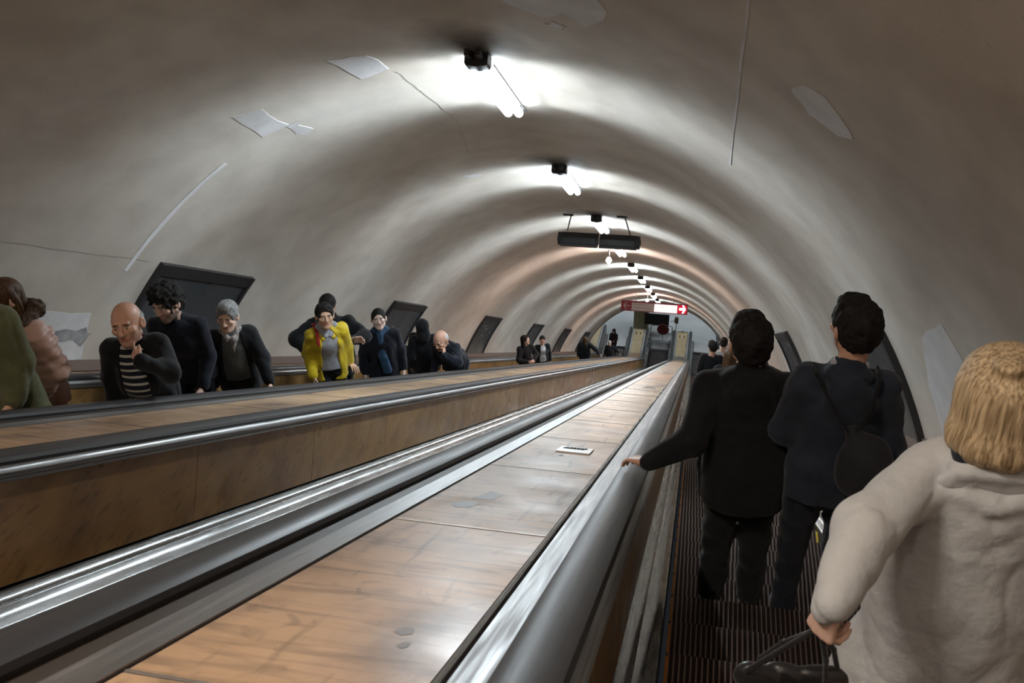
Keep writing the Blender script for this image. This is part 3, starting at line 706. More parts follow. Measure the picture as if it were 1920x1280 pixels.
def mesh_sdf(prims, h, blend=.03, lo=None, hi=None, post=None):
    """surface nets over the smooth union of the primitives -> (verts, quads)"""
    bs = [pbox(p) for p in prims if not p['sub']]
    l_ = np.min([b[0] for b in bs], axis=0)-2.5*h-.012; h_ = np.max([b[1] for b in bs], axis=0)+2.5*h+.012
    if lo is not None: l_ = np.maximum(l_, lo)
    if hi is not None: h_ = np.minimum(h_, hi)
    n = np.maximum(np.ceil((h_-l_)/h).astype(int)+1, 4)
    xs, ys, zs = (l_[i]+h*np.arange(n[i]) for i in range(3))
    F = np.full(n, 0.25, np.float32)
    for p in prims:
        if p['t'] == 'p': F = np.maximum(F, p['z']-zs[None, None, :]).astype(np.float32); continue
        bl = p['bl'] if p['bl'] is not None else blend
        a_, b_ = pbox(p); m_ = bl+2.5*h+.01
        i0 = np.clip(np.floor((a_-m_-l_)/h).astype(int), 0, n); i1 = np.clip(np.ceil((b_+m_-l_)/h).astype(int)+1, 0, n)
        if np.any(i1 <= i0): continue
        sl = tuple(slice(i0[i], i1[i]) for i in range(3))
        X = xs[sl[0]][:, None, None]; Y = ys[sl[1]][None, :, None]; Z = zs[sl[2]][None, None, :]
        d = pdist(p, X, Y, Z); f = F[sl]
        if p['sub']:
            d = -d; hh = np.clip(.5+.5*(d-f)/bl, 0, 1); F[sl] = f*(1-hh)+d*hh+bl*hh*(1-hh)
        else:
            hh = np.clip(.5+.5*(f-d)/bl, 0, 1); F[sl] = f*(1-hh)+d*hh-bl*hh*(1-hh)
    if post is not None: F = post(F, xs[:, None, None], ys[None, :, None], zs[None, None, :]).astype(np.float32)
    # close the cut faces of the box
    for ax in range(3):
        for e in (0, -1):
            sl = [slice(None)]*3; sl[ax] = e; F[tuple(sl)] = np.maximum(F[tuple(sl)], h*.3)
    S = F < 0
    cs = [(0, 0, 0), (1, 0, 0), (0, 1, 0), (1, 1, 0), (0, 0, 1), (1, 0, 1), (0, 1, 1), (1, 1, 1)]
    sub = lambda A, c: A[c[0]:A.shape[0]-1+c[0], c[1]:A.shape[1]-1+c[1], c[2]:A.shape[2]-1+c[2]]
    cnt = sum(sub(S, c).astype(np.int8) for c in cs); mix = (cnt > 0) & (cnt < 8)
    I = np.argwhere(mix); idx = np.full(mix.shape, -1, np.int32); idx[mix] = np.arange(len(I))
    V = np.stack([F[I[:, 0]+c[0], I[:, 1]+c[1], I[:, 2]+c[2]] for c in cs], 1)
    acc = np.zeros((len(I), 3)); nn = np.zeros(len(I))
    for a_ in range(8):
        for b_ in range(a_+1, 8):
            if sum(abs(cs[a_][q]-cs[b_][q]) for q in range(3)) != 1: continue
            fa, fb = V[:, a_], V[:, b_]; m_ = (fa < 0) != (fb < 0)
            t = np.where(m_, fa/np.where(m_, fa-fb, 1), 0)
            pa, pb = np.array(cs[a_], float), np.array(cs[b_], float)
            acc += np.where(m_[:, None], pa+(pb-pa)*t[:, None], 0); nn += m_
    verts = l_+h*(I+acc/nn[:, None]); Q = []
    for ax in range(3):
        sl0 = [slice(None)]*3; sl1 = [slice(None)]*3; sl0[ax] = slice(0, -1); sl1[ax] = slice(1, None)
        A, B = S[tuple(sl0)], S[tuple(sl1)]; E_ = np.argwhere(A != B)
        o1, o2 = (ax+1) % 3, (ax+2) % 3
        E_ = E_[(E_[:, o1] > 0) & (E_[:, o2] > 0) & (E_[:, o1] < n[o1]-1) & (E_[:, o2] < n[o2]-1)]
        if not len(E_): continue
        def cell(d1, d2):
            e = E_.copy(); e[:, o1] -= d1; e[:, o2] -= d2; return idx[e[:, 0], e[:, 1], e[:, 2]]
        q = np.stack([cell(1, 1), cell(0, 1), cell(0, 0), cell(1, 0)], 1); fl = ~A[E_[:, 0], E_[:, 1], E_[:, 2]]
        q[fl] = q[fl][:, ::-1]; Q.append(q[(q >= 0).all(1)])
    return verts, np.concatenate(Q)
def sdf_obj(name, parts, m_, parent, tintf=None):
    """parts: list of (verts, quads); one mesh object in the parent's local space"""
    V = np.concatenate([p[0] for p in parts]); off = 0; Q = []
    for v, q in parts: Q.append(q+off); off += len(v)
    Q = np.concatenate(Q); me = bpy.data.meshes.new(name)
    me.vertices.add(len(V)); me.vertices.foreach_set('co', V.astype(np.float32).ravel())
    me.loops.add(len(Q)*4); me.loops.foreach_set('vertex_index', Q.astype(np.int32).ravel())
    me.polygons.add(len(Q)); me.polygons.foreach_set('loop_start', np.arange(0, len(Q)*4, 4, dtype=np.int32))
    me.update(calc_edges=True); me.validate()
    me.polygons.foreach_set('use_smooth', np.ones(len(me.polygons), bool))
    me.materials.append(m_)
    if tintf is not None:
        ca = me.color_attributes.new('tint', 'FLOAT_COLOR', 'POINT'); c = np.ones((len(V), 4), np.float32); c[:, :3] = tintf(V)
        ca.data.foreach_set('color', c.ravel())
    return link(name, me, parent)

def cloth(name, col, rough=0.85, var=0.25, scale=6, spec=0.25, bump=0.25, stripes=None, weave=0.0):
    m = mat(name, col, rough, spec=spec)
    d_ = tuple(c*(1-var) for c in col); l_ = tuple(min(1, c*(1+var)) for c in col)
    out = ramp_(m, noise_(m, scale, 6), [(0.3, d_), (0.7, l_)])
    if stripes:
        N, L, b = nodes(m); tc = N.new('ShaderNodeTexCoord'); sp = N.new('ShaderNodeSeparateXYZ'); L.new(tc.outputs['Object'], sp.inputs[0])
        ma = N.new('ShaderNodeMath'); ma.operation = 'MULTIPLY'; ma.inputs[1].default_value = stripes[0]; L.new(sp.outputs[2], ma.inputs[0])
        fr = N.new('ShaderNodeMath'); fr.operation = 'FRACT'; L.new(ma.outputs[0], fr.inputs[0])
        gt = N.new('ShaderNodeMath'); gt.operation = 'GREATER_THAN'; gt.inputs[1].default_value = 1-stripes[1]; L.new(fr.outputs[0], gt.inputs[0])
        mx = N.new('ShaderNodeMixRGB'); L.new(gt.outputs[0], mx.inputs[0]); L.new(out, mx.inputs[1]); mx.inputs[2].default_value = (*stripes[2], 1); out = mx.outputs[0]
    base_(m, out); bump_(m, noise_(m, 22, 6), bump, 0.012)
    m.node_tree.nodes['Principled BSDF'].inputs['Sheen Weight'].default_value = 0.12
    return m
def tinted(name, col, rough):
    m = mat(name, col, rough, spec=0.4); N, L, b = nodes(m)
    at_ = N.new('ShaderNodeAttribute'); at_.attribute_name = 'tint'
    base_(m, mul_(m, ramp_(m, noise_(m, 30, 4), [(0.3, tuple(c*.9 for c in col)), (0.7, col)]), at_.outputs['Color']))
    b.inputs['Subsurface Weight'].default_value = 0.08; b.inputs['Subsurface Radius'].default_value = (.01, .004, .002)
    return m
SKIN = {'light': tinted('skin_light', (0.74, 0.50, 0.40), .5), 'tan': tinted('skin_tan', (0.68, 0.40, 0.29), .48), 'olive': tinted('skin_olive', (0.62, 0.39, 0.27), .5), 'pale': tinted('skin_pale', (0.78, 0.58, 0.50), .5)}
def hairmat(name, dark, light, rough=.45, st=(6, 6, .6)):
    m = mat(name, dark, rough, spec=.25)
    base_(m, ramp_(m, noise_(m, 22, 6, st, dist=.2), [(0.33, dark), (0.66, light)])); bump_(m, noise_(m, 40, 5, st), .5, .006)
    return m
HAIR = {'black': hairmat('hair_black', (.006, .005, .005), (.02, .017, .016), .75, (2, 2, 1.5)), 'blond': hairmat('hair_blond', (.20, .135, .07), (.60, .47, .30), .42, (7, 7, .5)),
        'grey': hairmat('hair_grey', (.10, .10, .10), (.34, .34, .34)), 'white': hairmat('hair_white', (.36, .37, .38), (.66, .67, .68)),
        'brown': hairmat('hair_brown', (.035, .018, .01), (.12, .065, .03)), 'fur': hairmat('fur_brown', (.03, .022, .018), (.14, .10, .075), .8, (2, 2, 2))}

def head_prims(c, R, sc=1.0, nose=1.0):
    """skull, jaw and features; c = centre, R = orientation (local +y is the face)"""
    L_ = lambda p: c+R@(np.array(p, float)*sc)
    E_ = lambda p, r, **k: ell(L_(p), np.array(r)*sc, R, **k)
    K_ = lambda a_, b_, ra, rb=None, **k: cone(L_(a_), L_(b_), ra*sc, (ra if rb is None else rb)*sc, **k)
    P_ = [E_((0, -.012, .028), (.076, .096, .088)), E_((0, .026, -.032), (.061, .063, .078), bl=.03), E_((0, .062, -.093), (.026, .024, .022), bl=.025)]
    for s_ in (-1, 1):
        P_ += [K_((s_*.052, .0, -.06), (s_*.012, .062, -.096), .019, .018, bl=.025), E_((s_*.042, .062, -.018), (.024, .022, .020), bl=.02)]
    P_ += [K_((-.036, .079, .024), (.036, .079, .024), .011, bl=.015)]
    for s_ in (-1, 1): P_ += [E_((s_*.031, .096, .003), (.018, .014, .012), sub=True, bl=.010)]
    for s_ in (-1, 1): P_ += [E_((s_*.031, .0765, .003), (.0135, .0135, .0125), bl=.004)]
    P_ += [K_((0, .086, .018), (0, .108*nose, -.026), .0075, .0115, bl=.010), E_((-.011, .098, -.031), (.0085, .010, .008), bl=.008), E_((.011, .098, -.031), (.0085, .010, .008), bl=.008)]
    P_ += [K_((-.019, .081, -.057), (.019, .081, -.057), .0075, bl=.006), K_((-.015, .082, -.068), (.015, .082, -.068), .008, bl=.006)]
    for s_ in (-1, 1):
        Re = R@rot('z', s_*22); P_.append(ell(L_((s_*.082, -.008, -.006)), np.array((.010, .021, .034))*sc, Re, bl=.008))
        P_.append(ell(L_((s_*.090, .0, -.002)), np.array((.006, .010, .018))*sc, Re, sub=True, bl=.006))
    return P_
def face_tint(c, R, sc, stubble=0.0, brows=(.18, .14, .12), bald=False, cap=None):
    def f(V):
        q = (V-c)@R/sc; t = np.ones((len(V), 3)); x, y, z = q[:, 0], q[:, 1], q[:, 2]; ax = np.abs(x); near = (np.linalg.norm(q, axis=1) < .16)
        fr = near & (y > .045)
        w = np.exp(-((ax-.031)/.021)**4-((z-(.024-(ax-.02)*.12))/.0065)**2); w = np.where(fr & (ax > .008), w, 0)[:, None]; t = t*(1-w)+np.array(brows)*w
        lip = np.where(fr, np.exp(-(ax/.024)**4-((z+.0625)/.011)**4), 0)[:, None]*.75; t = t*(1-lip)+np.array((.78, .45, .45))*lip
        ml = np.where(fr, np.exp(-(ax/.022)**4-((z+.0625)/.0022)**2), 0)[:, None]*.8; t = t*(1-ml)+np.array((.25, .12, .12))*ml
        ew = np.where(fr, np.exp(-((ax-.031)/.0125)**4-((z-.003)/.0058)**4), 0)[:, None]; t = t*(1-ew)+np.array((1.25, 1.7, 2.0))*ew
        ir = np.where(fr, np.exp(-((ax-.031)**2+(z-.003)**2)/.0062**2*.9)**1.0, 0)[:, None]; ir = np.clip(ir*2.2-.5, 0, 1); t = t*(1-ir)+np.array((.06, .05, .05))*ir
        ll = np.where(fr, np.exp(-((ax-.031)/.016)**4-((z-.0095)/.0022)**2), 0)[:, None]*.7; t = t*(1-ll)+np.array((.2, .15, .15))*ll
        if stubble:
            sb = np.where(near & (z < -.035) & (y > -.01) & (z > -.13), 1.0, 0)*np.clip((-.035-z)/.02, 0, 1); sb = np.maximum(sb, np.where(fr & (ax < .035), np.exp(-((z+.045)/.006)**2), 0))
            sb = (sb*(1-lip[:, 0]/.75)*stubble)[:, None]; t = t*(1-sb)+np.array((.33, .34, .36))*sb
        return np.clip(t, 0, 3)
    return f
def hair_part(style, c, R, sc, h, seed=1):
    L_ = lambda p: c+R@(np.array(p, float)*sc)
    E_ = lambda p, r, **k: ell(L_(p), np.array(r)*sc, R, **k)
    P_ = []; amp, fr = .003, 90; bl = .02
    if style in ('short', 'curly', 'crop'):
        g = {'short': .012, 'curly': .024, 'crop': .007}[style]; amp = {'short': .0045, 'curly': .014, 'crop': .002}[style]; fr = {'short': 130, 'curly': 110, 'crop': 120}[style]
        P_ = [E_((0, -.014, .034), (.078+g, .099+g, .088+g)), E_((0, -.045, -.02), (.070+g*.7, .062+g*.7, .066))]
        if style == 'curly': P_.append(E_((0, .045, .10), (.072, .055, .042)))
        if style == 'short': P_.append(E_((0, .03, .10), (.062, .05, .032)))
        P_ += [E_((0, .118, -.014), (.085, .080, .090), sub=True, bl=.012), E_((.085, .018, -.045), (.03, .042, .052), sub=True, bl=.01), E_((-.085, .018, -.045), (.03, .042, .052), sub=True, bl=.01),
               E_((0, -.03, -.15), (.11, .11, .07), sub=True, bl=.01)]
    elif style == 'fringe':            # horseshoe of hair round a bald crown
        amp = .0015; P_ = [E_((0, -.03, .01), (.083, .086, .070)), E_((0, .02, .10), (.10, .13, .062), sub=True, bl=.01), E_((0, .09, .0), (.1, .085, .12), sub=True, bl=.01), E_((0, -.03, -.12), (.11, .12, .065), sub=True, bl=.01)]
    elif style == 'back':              # combed back, tied
        amp = .0025; P_ = [E_((0, -.014, .033), (.083, .103, .092)), E_((0, -.04, -.01), (.078, .072, .07)), E_((0, -.115, .0), (.035, .032, .035)),
              E_((0, .115, -.02), (.080, .075, .098), sub=True, bl=.012), E_((0, -.03, -.14), (.11, .11, .06), sub=True, bl=.01)]
    elif style == 'bob':
        amp = .0022; fr = 60; bl = .03
        P_ = [E_((0, -.018, .036), (.094, .112, .096)), cone(L_((0, -.022, .02)), L_((0, -.026, -.06)), .098*sc, .108*sc, bl=.05), E_((0, -.035, -.105), (.100, .098, .045), bl=.04), E_((-.02, -.09, .118), (.03, .03, .016), bl=.02),
              E_((0, .14, -.05), (.075, .10, .13), sub=True, bl=.02), E_((0, -.02, -.185), (.13, .13, .045), sub=True, bl=.02)]
    elif style == 'long':
        amp = .004; fr = 60
        P_ = [E_((0, -.016, .034), (.088, .107, .094)), cone(L_((-.06, -.03, .0)), L_((-.075, -.03, -.2)), .036*sc, .03*sc), cone(L_((.06, -.03, .0)), L_((.075, -.03, -.2)), .036*sc, .03*sc),
              cone(L_((0, -.07, .0)), L_((0, -.085, -.24)), .06*sc, .05*sc), E_((0, .115, -.04), (.068, .085, .12), sub=True, bl=.012)]
    elif style in ('hood', 'beanie'):
        amp = .002; fr = 30
        if style == 'hood':
            P_ = [E_((0, -.03, .025), (.105, .118, .118)), cone(L_((0, -.03, -.03)), L_((0, -.05, -.14)), .10*sc, .115*sc), E_((0, .115, -.02), (.078, .07, .10), sub=True, bl=.015)]
        else:
            P_ = [E_((0, -.012, .045), (.090, .108, .095)), E_((0, .03, -.085), (.14, .18, .105), sub=True, bl=.006)]
    if not P_: return None
    ax = R[:, 2]
    def post(F, X, Y, Z):
        if style in ('bob', 'long'):
            # strands: ridges running down the head
            dx, dy = X-c[0], Y-c[1]; th = np.arctan2(dy, dx); z_ = Z-c[2]
            return F+amp*(np.sin(th*9+1.2*np.sin(z_*16))+.5*np.sin(th*23+2*np.sin(z_*18+1))+.25*np.sin(th*57+z_*9))*np.clip((.12*sc-z_)/.1, 0.05, 1)
        return F+wob(X, Y, Z, fr, seed, amp)
    return mesh_sdf(P_, h, bl, post=post)
def hand_prims(wr, d, back, side, k=1.0, curl=(20, 25, 20), spread=1.0, thumb=(35, 20), fc=None):
    """wr wrist, d towards the fingers, back = normal of the back of the hand, side = +1 if the thumb is on cross(d, back) side"""
    d = unit(d); back = unit(np.array(back, float)-d*np.dot(back, d)); lat = np.cross(d, back)*side   # towards the thumb
    P_ = [cone(wr-d*.005*k, wr+d*.02*k, .021*k, .025*k, back, 1.35, bl=.012)]
    kn = []
    for i, (o, ln) in enumerate(((.030, .088), (.010, .092), (-.011, .088), (-.030, .080))):
        p = wr+(d*ln+lat*o*spread)*k; P_.append(cone(wr+d*.012*k+lat*o*.5*k, p, .016*k, .0115*k, back, 1.15, bl=.014)); kn.append(p)
    segs = ((.044, .026, .021), (.048, .030, .022), (.044, .028, .021), (.035, .021, .019))
    for i, (p, sg) in enumerate(zip(kn, segs)):
        a_ = 0; q = p; dd = unit(d+lat*(.10, .03, -.04, -.12)[i]*spread)
        cc = fc[i] if fc else curl
        for j, ln in enumerate(sg):
            a_ += cc[j]; v = dd*math.cos(math.radians(a_))-back*math.sin(math.radians(a_))
            r1 = (.0092, .0084, .0076)[j]*k*(.88 if i == 3 else 1); r2 = (.0084, .0076, .0066)[j]*k*(.88 if i == 3 else 1)
            q2 = q+v*ln*k; P_.append(cone(q, q2, r1, r2, bl=.004)); q = q2
    t0 = wr+(d*.022+lat*.022-back*.006)*k; a1 = math.radians(thumb[0]); v1 = unit(d*math.cos(a1)+lat*math.sin(a1)-back*.25)
    t1 = t0+v1*.042*k; a2 = math.radians(thumb[0]-thumb[1]); v2 = unit(d*math.cos(a2)+lat*math.sin(a2)-back*.35); t2 = t1+v2*.034*k; t3 = t2+unit(v2-lat*.2)*.026*k
    P_ += [cone(t0, t1, .015*k, .0115*k, bl=.012), cone(t1, t2, .0108*k, .0095*k, bl=.004), cone(t2, t3, .0095*k, .0075*k, bl=.004)]
    return P_
def ik(sh, wr, l1, l2, pole):
    d = wr-sh; L_ = np.linalg.norm(d); L_ = min(L_, (l1+l2)*.995); u = unit(d); wr = sh+u*L_
    a_ = (l1*l1-l2*l2+L_*L_)/(2*L_); hh = math.sqrt(max(l1*l1-a_*a_, 0)); p = np.array(pole, float); p = p-u*p.dot(u)
    return sh+u*a_+unit(p)*hh, wr

class Person:
    def __init__(s, label, headpx, u, face, group, hz=None, heading=0.0, lean=0.0, tilt=0.0, twist=0.0, girth=1.0, head=(0, 0, 0), hsc=1.06, skin='tan', arms=None, h=(.012, .006), H=None, foot=None, stance=.10, sw=1.0, wide=1.0, headoff=None):
        """headpx: pixel of the middle of the head in the photograph, u: place across the tunnel; heading in degrees (0 looks down the slope)"""
        s.h = h; s.skin = SKIN[skin]; s.wide = wide
        s.Rz = rot('z', heading)
        hw = atW(headpx, u=u)
        H_ = H or 1.7
        for it in range(12):
            k = H_/1.75; J = s.skeleton(k, lean, tilt, sw, headoff)
            off = s.Rz@J['head']; base = hw-off; 
            if hz is not None: z = hz
            elif foot is not None: z = foot
            else: z = tread_z(base[1])
            want = hw[2]-z; H_ += (want-off[2])*1.0 if H is None else 0
            H_ = min(max(H_, 1.25), 2.0)
            if H is not None: break
        s.k = H_/1.75; s.J = s.skeleton(s.k, lean, tilt, sw, headoff); s.H = H_
        base = hw-s.Rz@s.J['head']; s.base = base
        s.root = empty('person', base, math.radians(heading))
        tag(s.root, label, 'person', group)
        s.lean, s.tilt = lean, tilt
        s.Rh = rot('z', head[0])@rot('x', head[1])@rot('y', head[2]); s.hsc = hsc*(0.5+0.5*s.k)
        s.girth = girth; s.face = face
        s.hands = []
        for sd in (-1, 1): s.setarm(sd, (arms or {}).get(sd))
    def loc(s, w): return s.Rz.T@(np.array(w)-s.base)      # world -> local
    def skeleton(s, k, lean, tilt, sw, headoff):
        R = rot('y', tilt)@rot('x', -lean); pv = np.array((0, 0, .95*k)); J = {}
        up = lambda p: pv+R@(np.array(p)*k-np.array((0, 0, .95*k)))
        J['pelvis'] = pv; J['waist'] = up((0, .0, 1.08)); J['belly'] = up((0, .03, 1.10)); J['chest'] = up((0, .01, 1.27)); J['upchest'] = up((0, 0, 1.335)); J['neck'] = up((0, -.012, 1.455)); J['head'] = up((0, .015, 1.635))
        if headoff is not None: J['head'] = J['head']+np.array(headoff)*k
        for sd in (-1, 1): J['sh', sd] = up((sd*.168*sw, -.005, 1.385))
        J['R'] = R; return J
    def setarm(s, sd, a):
        k = s.k; J = s.J; sh = J['sh', sd]
        if a is None: a = dict(w=J['R']@(np.array((sd*.08, .04, -.52))*k)+sh, local=True)
        w = a.get('w', (0, 0, 0)); w = w if a.get('local') else s.loc(w)
        if a.get('rel'): w = sh+np.array(a['w'])*k
        if 'px' in a:                  # wrist seen at a pixel, at a given reach from the shoulder
            shw = s.base+s.Rz@sh; r = W(*at(a['px'], s=1.0)); r = r/np.linalg.norm(r); pr = shw.dot(r); q = pr*pr-shw.dot(shw)+(a['reach']*k)**2
            w = s.loc(r*(pr+(1 if a.get('far') else -1)*math.sqrt(max(q, 0))))
        el, wr = ik(sh, np.array(w, float), .285*k, .255*k, a.get('pole', (sd*.35, -1, -.25)))
        J['el', sd], J['wr', sd] = el, wr
        d = unit(wr-el) if 'd' not in a else unit(a['d'] if a.get('local') or a.get('rel') else s.Rz.T@np.array(a['d']))
        back = a.get('back', (sd*1.0, 0, .0)); back = np.array(back, float)
        if 'back' in a and not (a.get('local') or a.get('rel')): back = s.Rz.T@back
        b0 = unit(back-d*back.dot(d)); lat = np.cross(d, b0)
        # thumb side: for a hanging arm it points forwards
        side = a.get('side');
        if side is None: side = 1 if lat[1] > 0 else -1
        s.hk = a.get('hk', 1.0); s.hands.append((sd, wr, d, b0, side, a.get('curl', (22, 28, 20)), a.get('thumb', (30, 15)), a.get('fc')))
    def torso(s, t, hem=None):
        J, k, g = s.J, s.k, s.girth; f = J['R'][:, 1]; w = s.wide
        P_ = [cone(J['pelvis'], J['waist'], (.158*w*g)*k+t, (.138*g*w)*k+t, f, 1.45, bl=.05), cone(J['waist'], J['chest'], (.138*g*w)*k+t, .160*w*k+t, f, 1.42, bl=.05),
              cone(J['chest'], J['upchest'], .158*w*k+t*.9, .122*w*k+t*.7, f, 1.38, bl=.045)]
        P_.append(cone(J['sh', -1], J['sh', 1], .048*k+t*.8, .048*k+t*.8, bl=.045))
        P_.append(cone(J['upchest'], J['neck'], .085*k+t*.5, .056*k+t*.3, bl=.045))
        if g > 1.02: P_.append(ell(J['belly']+f*.03*k, np.array((.13*g, .115*g, .15))*k+t, bl=.06))
        return P_
    def armp(s, sd, t, cut=0.0):
        J, k = s.J, s.k; wr = J['wr', sd]; el = J['el', sd]; wr = wr+(el-wr)*cut
        return [cone(J['sh', sd], el, .050*k+t, .040*k+t, bl=.035), cone(el, wr, .040*k+t, .028*k+t*.8, bl=.03)]
    def legs(s, t, z0=.09):
        k = s.k; P_ = []
        for sd in (-1, 1):
            hp = np.array((sd*.085*k, 0, .93*k)); kn = np.array((sd*.098*k, .025*k, .50*k)); an = np.array((sd*.105*k, -.01*k, z0*k))
            P_ += [cone(hp, kn, .082*k*s.girth**.5+t, .052*k+t, bl=.03), cone(kn, an, .052*k+t, .036*k+t*1.1, bl=.03)]
        return P_
    def body(s, stubble=0, brows=(.2, .16, .14), nose=1.0, fingers=True):
        J, k = s.J, s.k; hb, hf = s.h; c = J['head']
        if not hasattr(s, 'bd'):
            P_ = s.torso(-.010)+s.legs(-.004)+s.armp(-1, -.014)+s.armp(1, -.014)+[cone(J['neck'], c+s.Rh@np.array((0, -.03, -.05))*s.hsc, .056*k, .052*k, bl=.03)]
            for sd in (-1, 1): P_ += [cone((sd*.105*k, -.03, .045), (sd*.115*k, .14, .035), .035, .03, bl=.03)]
            lo = mesh_sdf(P_, hb, .035)
            hd = mesh_sdf(head_prims(c, s.Rh, s.hsc, nose)+[cone(J['neck']-s.J['R']@np.array((0, 0, .03)), c+s.Rh@np.array((0, -.028, -.055))*s.hsc, .059*k, .054*k, bl=.03)], hf, .03)
            parts = [lo, hd]
            for (sd, wr, d, b0, side, curl, th, fc) in s.hands:
                parts.append(mesh_sdf(hand_prims(wr, d, b0, side, k*1.08, curl, 1.0, th, fc), min(hf, .005) if fingers else hf, .008))
            s.bd = sdf_obj('body', parts, s.skin, s.root, face_tint(c, s.Rh, s.hsc, stubble, brows))
        return s
    def hair(s, style, colour, name='hair', h=None):
        r = hair_part(style, s.J['head'], s.Rh, s.hsc, h or s.h[1])
        if r: sdf_obj(name, [r], HAIR[colour] if isinstance(colour, str) else colour, s.root)
        return s
    def top(s, m_, name='jacket', t=.016, hem=.86, arm=.012, sleeves=True, opening=None, fold=.006, ff=16, collar=None, flare=0.0, seed=3, h=None, cut=(.06, .06), extra=None, neck=.075, bl=.035, zs=.75):
        J, k = s.J, s.k; f = J['R'][:, 1]; P_ = s.torso(t)
        if hem < .93:                                    # the skirt of the garment
            P_.append(cone((0, 0, .97*k), (0, 0, hem*k), .150*k*s.wide*s.girth+t, (.158*s.wide+flare)*k*s.girth**.5+t, np.array((0, 1., 0)), 1.35, bl=.05))
        if collar: P_.append(cone(J['neck']-J['R']@np.array((0, 0, .02)), J['neck']+J['R']@np.array((0, 0, collar)), .078*k, .074*k, bl=.02))
        P_.append(cone(J['neck']+J['R']@np.array((0, .0, .0))*k, J['neck']+J['R']@np.array((0, .02, .20))*k, neck*k*.85, neck*k, sub=True, bl=.012))
        if opening:                                      # an open front: wedge cut from neck to hem
            wt, wb, xo = (*opening, 0)[:3]
            a_ = J['neck']+J['R']@np.array((xo, .17, -.03))*k; b_ = J['waist']+J['R']@np.array((xo, .22, -.22))*k
            P_.append(cone(a_, b_, wt*k+.07, wb*k+.07, J['R'][:, 1], .6, sub=True, bl=.008))
        P_.append(dict(t='p', z=hem*k, sub=True))
        if sleeves:
            for i, sd in enumerate((-1, 1)): P_ += s.armp(sd, t*.6+arm, cut[i])
        if extra: P_ += extra
        def post(F, X, Y, Z):
            if fold: F = F+wob(X, Y, Z, ff, seed, fold*.6, 1, 1, 1.5)+folds(X, Y, Z, ff*1.1, seed, fold*3.0, zs)
            return F
        v = mesh_sdf(P_, h or s.h[0]*.8, bl, post=post); o = sdf_obj(name, [v], m_, s.root); s.garment = o
        return s
    def shirt(s, m_, name='shirt', t=.006, hem=.9, collar=0.0):
        return s.top(m_, name, t, hem, sleeves=False, fold=.003, collar=collar, neck=.066)
    def pants(s, m_, t=.012, name='trousers'):
        k = s.k; P_ = s.legs(t, .07)+[cone((0, 0, .98*k), (0, 0, .90*k), .135*k*s.girth, .14*k*s.girth, np.array((0, 1., 0)), 1.35)]
        def post(F, X, Y, Z): return F+wob(X, Y, Z, 22, 9, .004, 1, 1, 1.6)+folds(X, Y, Z, 26, 4, .016)
        sdf_obj(name, [mesh_sdf(P_, s.h[0], .03, post=post)], m_, s.root); return s
    def shoes(s, m_):
        k = s.k
        for sd in (-1, 1):
            P_ = [cone((sd*.107*k, -.05, .045), (sd*.112*k, .06, .04), .043, .042), cone((sd*.112*k, .06, .035), (sd*.12*k, .165, .03), .040, .030), cone((sd*.106*k, -.03, .05), (sd*.105*k, -.02, .12), .042, .046)]
            def post(F, X, Y, Z): return np.maximum(F, -Z+0*X)
            sdf_obj('shoe', [mesh_sdf(P_, max(s.h[0]*.8, .008), .02, post=post)], m_, s.root)
        return s
    def extra(s, name, prims, m_, h=None, bl=.02, fold=0, ff=30, parent=None):
        post = (lambda F, X, Y, Z: F+wob(X, Y, Z, ff, 4, fold)) if fold else None
        return sdf_obj(name, [mesh_sdf(prims, h or s.h[1], bl, post=post)], m_, parent or s.root)

# ------------------------------------------------------------------ clothes
K_ = {}
K_['black'] = cloth('cloth_black', (.0075, .0085, .011), .85, .3)
K_['black2'] = cloth('cloth_soft_black', (.009, .010, .013), .9, .3)
K_['navy'] = cloth('cloth_navy', (.022, .030, .048), .9, .25, 12)
K_['navydark'] = cloth('cloth_dark_navy', (.009, .011, .019), .9, .3, 12)
K_['jeans'] = cloth('cloth_jeans', (.010, .014, .024), .85, .3)
K_['coat'] = cloth('cloth_beige_coat', (.43, .445, .46), .8, .08, 3, bump=.6)
K_['yellow'] = cloth('cloth_yellow', (.62, .46, .015), .55, .15, 7, spec=.4)
K_['greyhood'] = cloth('cloth_grey_marl', (.33, .34, .37), .9, .15, 25)
K_['greyshirt'] = cloth('cloth_grey_top', (.09, .10, .10), .9, .2)
K_['scarf'] = cloth('cloth_blue_scarf', (.035, .085, .16), .9, .3, 20, bump=.5)
K_['pattern'] = cloth('cloth_patterned_scarf', (.32, .30, .29), .9, .7, 45)
K_['stripe'] = cloth('cloth_striped_shirt', (.012, .014, .022), .9, .2, stripes=(19, .34, (.52, .52, .48)))
K_['pink'] = cloth('cloth_pink_puffer', (.50, .33, .28), .5, .12, 5, spec=.4)
K_['olive'] = cloth('cloth_olive', (.10, .105, .05), .85, .3, 5, bump=.5)
K_['white'] = cloth('cloth_white_print', (.55, .58, .62), .9, .5, 9)
K_['charcoal'] = cloth('cloth_charcoal', (.045, .050, .052), .85, .3)
K_['leather'] = cloth('leather_black', (.012, .012, .014), .32, .3, 9, spec=.6)
K_['shoeblack'] = cloth('shoe_black', (.012, .012, .013), .4, .2, spec=.5)
K_['shoegrey'] = cloth('shoe_grey', (.05, .06, .07), .6, .2)
K_['red'] = cloth('strap_red', (.30, .015, .015), .7, .2)
K_['darkpack'] = cloth('pack_dark', (.020, .020, .028), .8, .3)
K_['hatwhite'] = cloth('knit_pale', (.5, .49, .47), .9, .2)
K_['maroon'] = cloth('cloth_dark_brown', (.035, .018, .018), .9, .3)
GR, GL = 'people riding down on the right-hand escalator', 'people riding up on the left-hand escalator'
NEAR, MID, FAR = (.011, .0045), (.015, .0060), (.022, .011)
